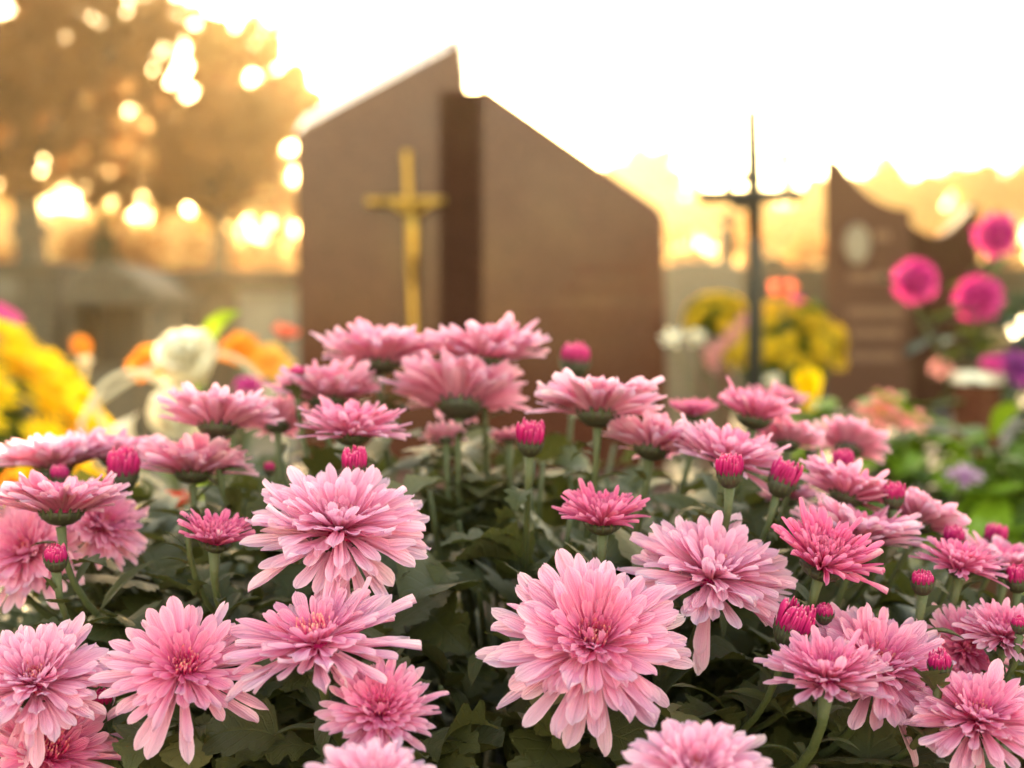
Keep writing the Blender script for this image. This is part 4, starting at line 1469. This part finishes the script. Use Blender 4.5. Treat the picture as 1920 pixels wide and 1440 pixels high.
def bloom(idx, px, py, Rpx, t, l, style, hot, dY, label, shaggy=1.0):
    r = random.Random(1000 + idx)
    Y = dome_Y(px, py) + dY
    p = P(px, py, Y)
    R = Rpx * K * p.y
    ax = head_axis(p, t, l)
    head = p - ax * R * .10
    foot = Vector((POT.x + (p.x - POT.x) * .30 + r.uniform(-.01, .01), POT.y + (p.y - POT.y) * .30, SOIL_Z))
    o = thing("chrysanthemum", foot, label, "flower", BL_GROUP)
    cal_r = R * (.33 if style != 'half' else .42)
    make_stem(o, head - ax * cal_r * .60, ax, .0014 + .0004 * r.random(), r, 10)
    Mh = Matrix.Translation(head - foot) @ frame(ax, r.uniform(0, 6.28))
    # flower head: the tight centre of young florets
    fm = MB()
    core = .20 if style in ('full', 'side') else .24
    n_c = 44
    for k in range(n_c):
        u = (k + .5) / n_c
        a = k * 2.39996
        rad = core * .62 * math.sqrt(u) * R
        e = R_(88 - 26 * u + r.uniform(-6, 6))
        L = R * (.15 + .10 * u) * r.uniform(.85, 1.15)
        M = Matrix.Translation((rad * math.cos(a), rad * math.sin(a), R * (.10 + .05 * (1 - u)))) @ Matrix.Rotation(a + r.uniform(-.3, .3), 4, 'Z') @ Matrix.Rotation(-e, 4, 'Y') @ Matrix.Diagonal((L, L * 1.15, L, 1))
        fm.inst(TINYQ if r.random() < .6 else TINY, M)
    fm.lathe([(.10 * R, -.02 * R), (.22 * R, 0.02 * R), (.20 * R, .08 * R), (.05 * R, .13 * R)], 12)
    fh = fm.build("flower_head", M_FLORET, o, smooth=True)
    fh.matrix_basis = Mh
    link("calyx", CAL_WIDE, o, Mh @ Matrix.Translation((0, 0, .02 * R)) @ Matrix.Scale(cal_r, 4))
    lay = STYLE[style]
    nl = len(lay)
    hot = max(0.0, min(1.0, hot + (r.uniform(-.05, .06) if hot > .035 else 0)))
    c_out = lerp3(PALE, MID, min(1, hot * 1.6)) if hot < .6 else lerp3(MID, DEEP, (hot - .6) / .4)
    heartc = .38 if (style == 'full' and hot < .035) else .85
    c_in = lerp3(c_out, DEEP, min(1, heartc + .3 * hot))
    for li, (n, L0, el, rb, hz, kind, bd) in enumerate(lay):
        tt = li / (nl - 1)
        ph0 = r.uniform(0, 6.28)
        skip = .05 + (.10 if style == 'loose' else 0)
        for k in range(n):
            if r.random() < skip * (1 if li < 4 else .6):
                continue
            a = ph0 + 2 * math.pi * (k + r.uniform(-.32, .32) * shaggy) / n
            e = R_(el + r.gauss(0, 5.5) * shaggy * (1.0 if li < 3 else .8))
            L = R * (L0 - rb * .55) * max(.70, min(1.18, r.gauss(1.0, .08 * shaggy))) * (1.16 if (li < 2 and r.random() < .05) else 1.0)
            kd = kind
            if kd == 'mixed':
                kd = r.choice(('spoon', 'spoon', 'strap', 'quill'))
            elif r.random() < .10 * shaggy:
                kd = r.choice(('spoon', 'strap', 'quill')) if style != 'half' else 'quill'
            bend = bd if r.random() < .72 else r.choice(('flat', 'reflex', 'incurve'))
            # inner petals keep their absolute width while they are shorter
            wf = (1.0 + .42 * tt) * r.uniform(.9, 1.15)
            M = Matrix.Translation((rb * R * .62 * math.cos(a), rb * R * .62 * math.sin(a), hz * R)) @ Matrix.Rotation(a, 4, 'Z') @ Matrix.Rotation(-e, 4, 'Y') \
                @ Matrix.Rotation(r.gauss(0, .16) * shaggy, 4, 'X') @ Matrix.Diagonal((L, L * wf, L, 1))
            c = lerp3(c_out, c_in, tt ** 1.15)
            v = r.uniform(.93, 1.04)
            if li < 2 and r.random() < .035:                 # an ageing petal, faded and a little brown
                c = lerp3(c, (.70, .46, .42), .55)
            link("petal", r.choice(PET[kd, bend]), fh, M, (min(1, c[0] * v), c[1] * v, c[2] * v, min(1.0, .56 + .44 * tt + .35 * hot)))
    # stray petals that stick out or hang: (direction as seen, length, elevation, kind)
    for (deg, L0, el, kd) in EXTRA.get(idx, ()):
        F = Mh.to_3x3()
        want = Vector((math.cos(R_(deg)), 0, math.sin(R_(deg))))
        best = (-2, 0)
        for q in range(90):
            a = 2 * math.pi * q / 90
            d = F @ Vector((math.cos(a), math.sin(a), 0))
            best = max(best, (Vector((d.x, 0, d.z)).normalized().dot(want), a))
        a = best[1]
        M = Matrix.Translation((.10 * R * math.cos(a), .10 * R * math.sin(a), -.03 * R)) @ Matrix.Rotation(a, 4, 'Z') @ Matrix.Rotation(-R_(el), 4, 'Y') @ Matrix.Rotation(r.gauss(0, .3), 4, 'X') @ Matrix.Diagonal((L0 * R, L0 * R * 1.1, L0 * R, 1))
        link("petal", r.choice(PET[kd, 'flat']), fh, M, (*c_out, .45))
    return o


def bud(idx, px, py, Rpx, t, l, stage, dY, label):
    """stage 0 closed green .. 1 magenta brush, .5 showing colour"""
    r = random.Random(5000 + idx)
    Y = dome_Y(px, py) + dY
    p = P(px, py, Y)
    R = Rpx * K * p.y * r.uniform(.80, .88)
    ax = head_axis(p, t, l)
    foot = Vector((POT.x + (p.x - POT.x) * .30 + r.uniform(-.012, .012), POT.y + (p.y - POT.y) * .30, SOIL_Z))
    o = thing("chrysanthemum_bud", foot, label, "flower bud", BUD_GROUP)
    head = p - ax * R * .15
    make_stem(o, head - ax * R * 1.0, ax, .0012 + .0003 * r.random(), r, 8)
    Mh = Matrix.Translation(head - foot) @ frame(ax, r.uniform(0, 6.28))
    link("calyx", CAL_BUD, o, Mh @ Matrix.Diagonal((R * .92, R * .92, R * .92, 1)))
    fm = MB()
    H = R * (.35 + .80 * stage)
    prof = [(R * .80, -.25 * R), (R * .90, 0), (R * .86, H * .45), (R * .60, H * .72), (R * .12, H * .78)]
    fm.lathe([(a * .86, z * .85) for a, z in prof], 18)
    rings = ((1.0, 22, .0), (.93, 20, .12), (.78, 18, .22), (.60, 14, .26), (.42, 10, .28), (.22, 6, .28)) if stage > .2 else ((1.0, 14, 0), (.8, 12, .1), (.5, 8, .2))
    for (q, n, hz) in rings:
        for k in range(n):
            a = 2 * math.pi * (k + r.uniform(-.2, .2)) / n + q * 5
            flare = r.uniform(.02, .16) * stage
            e = R_(90 - (26 * flare / .2 if q > .7 else -14 * (1 - q)))
            L = H * (1.20 if q > .7 else .95) * r.uniform(.78, 1.22)
            bul = 1.0
            M = Matrix.Translation((R * .84 * q * math.cos(a), R * .86 * q * math.sin(a), -.18 * R + hz * H)) @ Matrix.Rotation(a, 4, 'Z') @ Matrix.Rotation(-e, 4, 'Y') @ Matrix.Diagonal((L, R * 1.55, L, 1))
            fm.inst(TINYQ, M)
    ob = fm.build("bud_petals", M_BUD if stage > .2 else M_CALYX, o, smooth=True)
    ob.matrix_basis = Mh
    return o


EXTRA = {
    0: [(176, 1.10, -4, 'quill'), (200, 1.06, -10, 'spoon'), (160, 1.06, 0, 'strap'), (-104, 1.00, -6, 'spoon'), (-80, 1.02, -8, 'strap'), (-124, 1.0, -4, 'spoon')],
    1: [(-100, .95, -38, 'spoon'), (-85, .98, -42, 'spoon'), (-112, .90, -40, 'spoon'), (-40, 1.12, -14, 'strap'), (-30, 1.1, -10, 'strap'), (195, 1.12, -8, 'quill'), (-60, 1.05, -26, 'spoon')],
    2: [(-98, 1.02, -58, 'strap'), (-84, .96, -52, 'strap'), (170, 1.08, 4, 'spoon'), (-110, .8, -50, 'spoon')],
    3: [(-102, 1.08, -8, 'spoon'), (-74, 1.14, -8, 'strap'), (-120, 1.04, -6, 'strap'), (60, 1.08, 6, 'quill')],
    4: [(14, 1.14, 14, 'quill'), (4, 1.12, 4, 'quill'), (-6, 1.08, -2, 'quill'), (62, 1.06, 30, 'quill'), (52, 1.08, 26, 'strap'), (40, 1.1, 22, 'quill')],
    5: [(-112, 1.04, -34, 'spoon'), (-86, .98, -36, 'spoon'), (-60, 1.0, -20, 'spoon')],
    6: [(20, 1.18, 8, 'quill'), (34, 1.08, 10, 'strap')],
    7: [(40, 1.08, 12, 'strap'), (-60, 1.06, -14, 'strap'), (-100, 1.08, -20, 'strap')],
    9: [(-38, 1.16, -16, 'strap'), (-48, 1.12, -18, 'strap'), (-28, 1.1, -10, 'strap')],
    10: [(-60, 1.1, -16, 'strap'), (-100, 1.0, -24, 'spoon')],
    15: [(-16, 1.14, -2, 'quill'), (-8, 1.1, 4, 'quill')],
    35: [(14, 1.1, 14, 'strap'), (-12, 1.12, -4, 'strap'), (-20, 1.08, -6, 'strap')],
    38: [(88, .9, 70, 'strap')],
}
BLOOMS = [
    # px, py, R px, tilt to viewer, lean right, style, hotness, dY, label
    (1112, 1205, 186, 40, 6, 'full', .06, .000, "largest and fullest pale pink chrysanthemum, turned out above the lobed leaves"),
    (636, 990, 172, 22, 2, 'full', .00, -.010, "big pale pink chrysanthemum just below a magenta bud, its lowest petals curling down"),
    (1335, 1080, 158, 22, 17, 'full', .00, .012, "very pale pink chrysanthemum leaning over the large bloom, two petals hanging straight down"),
    (345, 1252, 148, 44, 4, 'loose', .12, .000, "open pink chrysanthemum with spoon shaped petals, dark exposed centre and hanging narrow petals"),
    (592, 1200, 172, 13, -10, 'loose', .10, -.006, "shaggy pink chrysanthemum with long quill petals spread to one side"),
    (66, 1278, 146, 29, -6, 'full', .02, .000, "pale pink chrysanthemum with loosely folded heart and drooping rounded petals"),
    (92, 1412, 160, 32, 12, 'loose', .22, .030, "deeper pink chrysanthemum half covered by the pale one above it"),
    (714, 1335, 116, 36, 0, 'narrow', .26, .000, "small pink chrysanthemum with narrow upright petals beneath the shaggy one"),
    (1552, 1268, 124, 11, 4, 'narrow', .26, -.018, "mid pink chrysanthemum with crimson heart overlapping a paler bloom behind it"),
    (1645, 1252, 152, 26, 18, 'full', .08, .016, "pale pink chrysanthemum partly hidden by the mid pink one with crimson heart"),
    (1834, 1348, 132, 24, 10, 'full', .14, -.006, "pink chrysanthemum with a rosy centre beside the overlapping pair"),
    (1305, 1450, 140, 24, 0, 'full', .00, -.030, "blurred pale bloom below the largest chrysanthemum, only its upper petals showing"),
    (700, 1478, 118, 24, 0, 'full', .00, -.030, "blurred pale bloom below the small narrow petalled chrysanthemum, mostly cut off"),
    (1812, 1215, 92, 56, 26, 'narrow', .40, .030, "shaded mauve pink chrysanthemum turned outward behind a magenta bud"),
    (1885, 1190, 92, 18, 10, 'narrow', .24, -.010, "pink chrysanthemum in profile above the shaded mauve one"),
    (1545, 1052, 104, 22, 16, 'half', .86, -.022, "hot pink half open chrysanthemum with a tight brush of quills, leaning out"),
    (1605, 1004, 116, -4, 12, 'side', .02, .022, "pale pink chrysanthemum seen from the side just behind the hot pink half open one"),
    (1802, 1060, 84, 4, 10, 'narrow', .55, -.012, "flat rose pink chrysanthemum in profile with a dark calyx, beside a brownish bud"),
    (1885, 1060, 88, 2, 6, 'side', .08, .030, "pale pink side view bloom just behind the flat rose pink one"),
    (1130, 975, 82, 6, 0, 'half', .82, .000, "hot pink cup shaped chrysanthemum on a straight stem above the largest bloom"),
    (405, 1012, 70, 10, 8, 'half', .84, .000, "small hot pink half open chrysanthemum touching the big pale bloom"),
    (115, 952, 120, -8, 2, 'side', .14, -.020, "pink chrysanthemum in full profile showing striped petal undersides above a bud"),
    (52, 1035, 120, 50, -26, 'full', .06, .040, "pale pink chrysanthemum facing outward behind the purple bud and the profile bloom's stem"),
    (190, 985, 96, 30, 40, 'full', .08, .046, "pale pink bloom tipped sideways under the striped profile bloom"),
    (408, 792, 108, -15, 4, 'side', .16, .000, "pink chrysanthemum on a bare stem, cupped petals seen from below against the cream flower"),
    (362, 878, 106, -7, 2, 'side', .14, .045, "soft pink chrysanthemum just behind the bare stem of the cupped one"),
    (102, 870, 104, -6, -4, 'side', .03, .060, "blurred pale pink chrysanthemum in front of the yellow flowers"),
    (220, 856, 88, -6, 2, 'side', .06, .075, "blurred pale pink chrysanthemum behind the spiky magenta bud"),
    (660, 806, 106, 2, 2, 'narrow', .36, .000, "pink chrysanthemum with a deep rose centre standing over a magenta bud"),
    (713, 672, 108, -9, 2, 'side', .10, .030, "pale pink chrysanthemum in profile before the foot of the gilded cross"),
    (910, 666, 116, -8, 2, 'side', .07, .020, "topmost pale pink chrysanthemum in profile before the dark strip of the headstone"),
    (612, 742, 100, -12, 0, 'side', .20, .070, "blurred pink chrysanthemum behind a thin stemmed round bud"),
    (862, 752, 124, -26, 4, 'side', .20, .085, "pink chrysanthemum facing away, dark calyx and petal backs showing"),
    (1122, 768, 118, -13, 2, 'side', .04, .000, "very pale pink chrysanthemum in profile before the right half of the headstone"),
    (1222, 836, 96, -16, 10, 'side', .07, .030, "pale pink chrysanthemum tipped back behind the rosy centred one"),
    (1368, 858, 112, 8, 14, 'narrow', .18, .000, "pink chrysanthemum with a rosy centre and a magenta bud standing before it"),
    (1414, 780, 76, -6, 12, 'half', .66, .020, "rose pink half open chrysanthemum in profile before the yellow blooms"),
    (1300, 775, 44, 0, 0, 'half', .80, .110, "small blurred magenta half open bloom behind the very pale profile bloom"),
    (1588, 925, 94, -12, 20, 'side', .28, .010, "rose pink chrysanthemum tilted on the slope, petal backs striped, one petal upright"),
    (1722, 975, 88, -12, 26, 'side', .18, .030, "soft pink chrysanthemum tilted down the slope behind a round bud"),
    (1478, 828, 66, -22, 8, 'side', .14, .060, "blurred soft pink chrysanthemum behind small green buds"),
    (1592, 838, 72, -30, 14, 'side', .26, .130, "blurred rose pink chrysanthemum farthest down the slope, before green leaves"),
    (1448, 757, 58, -10, 4, 'side', .34, .200, "blurred rose bloom behind the half open one, near the yellow tulip"),
    (520, 795, 66, -34, 0, 'side', .14, .110, "blurred pale bloom below the thin stemmed round bud"),
    (836, 822, 40, -30, 0, 'side', .14, .120, "small blurred pink bloom low among stems under the turned away one"),
    (955, 822, 36, -10, 0, 'side', .20, .130, "small blurred pink bloom behind the round magenta bud"),
    (-30, 948, 74, 0, -6, 'side', .20, .010, "pink bloom cut off beside the striped profile bloom"),
    (1480, 935, 52, -20, 0, 'side', .22, .090, "small blurred pink bloom under the slanting magenta bud"),
]
BUDS = [
    (995, 825, 34, 10, 4, 1.0, -.015, "round magenta bud on a tall straight stem before the headstone, clear of other blooms"),
    (665, 872, 31, 6, 0, .95, -.025, "magenta bud in a green cup right above the big pale bloom"),
    (1368, 885, 31, 8, 0, .95, -.045, "magenta bud standing before the rosy centred pink chrysanthemum"),
    (1468, 900, 36, 2, 24, 1.0, -.010, "slanting magenta bud beside the rosy centred pink chrysanthemum"),
    (230, 885, 38, 4, 0, 1.1, .015, "spiky magenta bud opening between the pale blooms by the yellow flowers"),
    (105, 1045, 30, 12, 0, .70, -.020, "purple tipped bud with a deep scaly green cup before an outward facing bloom"),
    (1675, 930, 27, 4, 2, .9, -.015, "round magenta bud rising before the tilted soft pink bloom"),
    (1580, 870, 28, 2, 0, .85, .020, "magenta bud behind the tilted rose pink bloom with one upright petal"),
    (1790, 1010, 27, 4, 0, .8, .000, "magenta bud above the flat rose pink bloom"),
    (1866, 1010, 27, 0, 8, .9, .040, "outermost magenta bud against the green leaves"),
    (1730, 1088, 28, 8, 0, .45, -.020, "brownish pink bud just opening on a thick stem below the pale side view bloom"),
    (1545, 1148, 24, 8, 6, .5, .005, "small greenish pink bud under the hot pink half open bloom"),
    (1486, 1175, 46, 10, 20, .95, -.005, "stout hot pink bud leaning beside the very pale bloom"),
    (1762, 1245, 30, 10, 0, .75, -.025, "magenta bud in front of the shaded mauve bloom"),
    (557, 700, 23, 0, 0, .42, .010, "round dark bud with a pink top on a thin bare stem"),
    (1078, 675, 37, 0, 4, .75, .110, "blurred magenta bud before the right half of the headstone"),
    (350, 965, 21, 10, 0, .10, -.010, "flat topped closed green bud before the red flower"),
    (112, 892, 24, 4, 0, .7, .030, "magenta bud peeping over the striped profile bloom"),
    (84, 890, 13, 0, 0, .05, .020, "tiny round green bud beside a magenta bud"),
    (1480, 866, 19, 0, 0, .05, .030, "closed green bud below the rose pink half open bloom"),
    (1521, 846, 15, 0, 0, .05, .060, "small closed green bud farther along the slope from the larger green one"),
    (190, 1312, 28, 10, 0, .6, .035, "half hidden magenta bud wedged between two open blooms"),
    (1908, 1085, 28, 6, 0, .8, -.020, "magenta bud before a pale side view bloom"),
    (505, 880, 13, 0, 0, .9, .100, "tiny blurred magenta bud beside the soft pink bloom"),
    (1912, 1170, 20, 4, 0, .6, -.030, "small pink bud over the pink profile bloom"),
]
for i, row in enumerate(BLOOMS):
    bloom(i, *row)
for i, row in enumerate(BUDS):
    bud(i, *row)

# ------------------------------------------------------------------ evening haze
hm = bpy.data.materials.new("haze")
hm.use_nodes = True
ht = hm.node_tree
ht.nodes.clear()
ho = ht.nodes.new("ShaderNodeOutputMaterial")
hv = ht.nodes.new("ShaderNodeVolumePrincipled")
hv.inputs["Color"].default_value = (1.0, 0.80, 0.50, 1)
hv.inputs["Density"].default_value = 0.0014
hv.inputs["Anisotropy"].default_value = 0.88
ht.links.new(hv.outputs[0], ho.inputs["Volume"])
mb = MB(); mb.box(-70, 70, -12, 95, -1.0, 13.0)
tag(mb.build("haze", hm), kind="stuff")
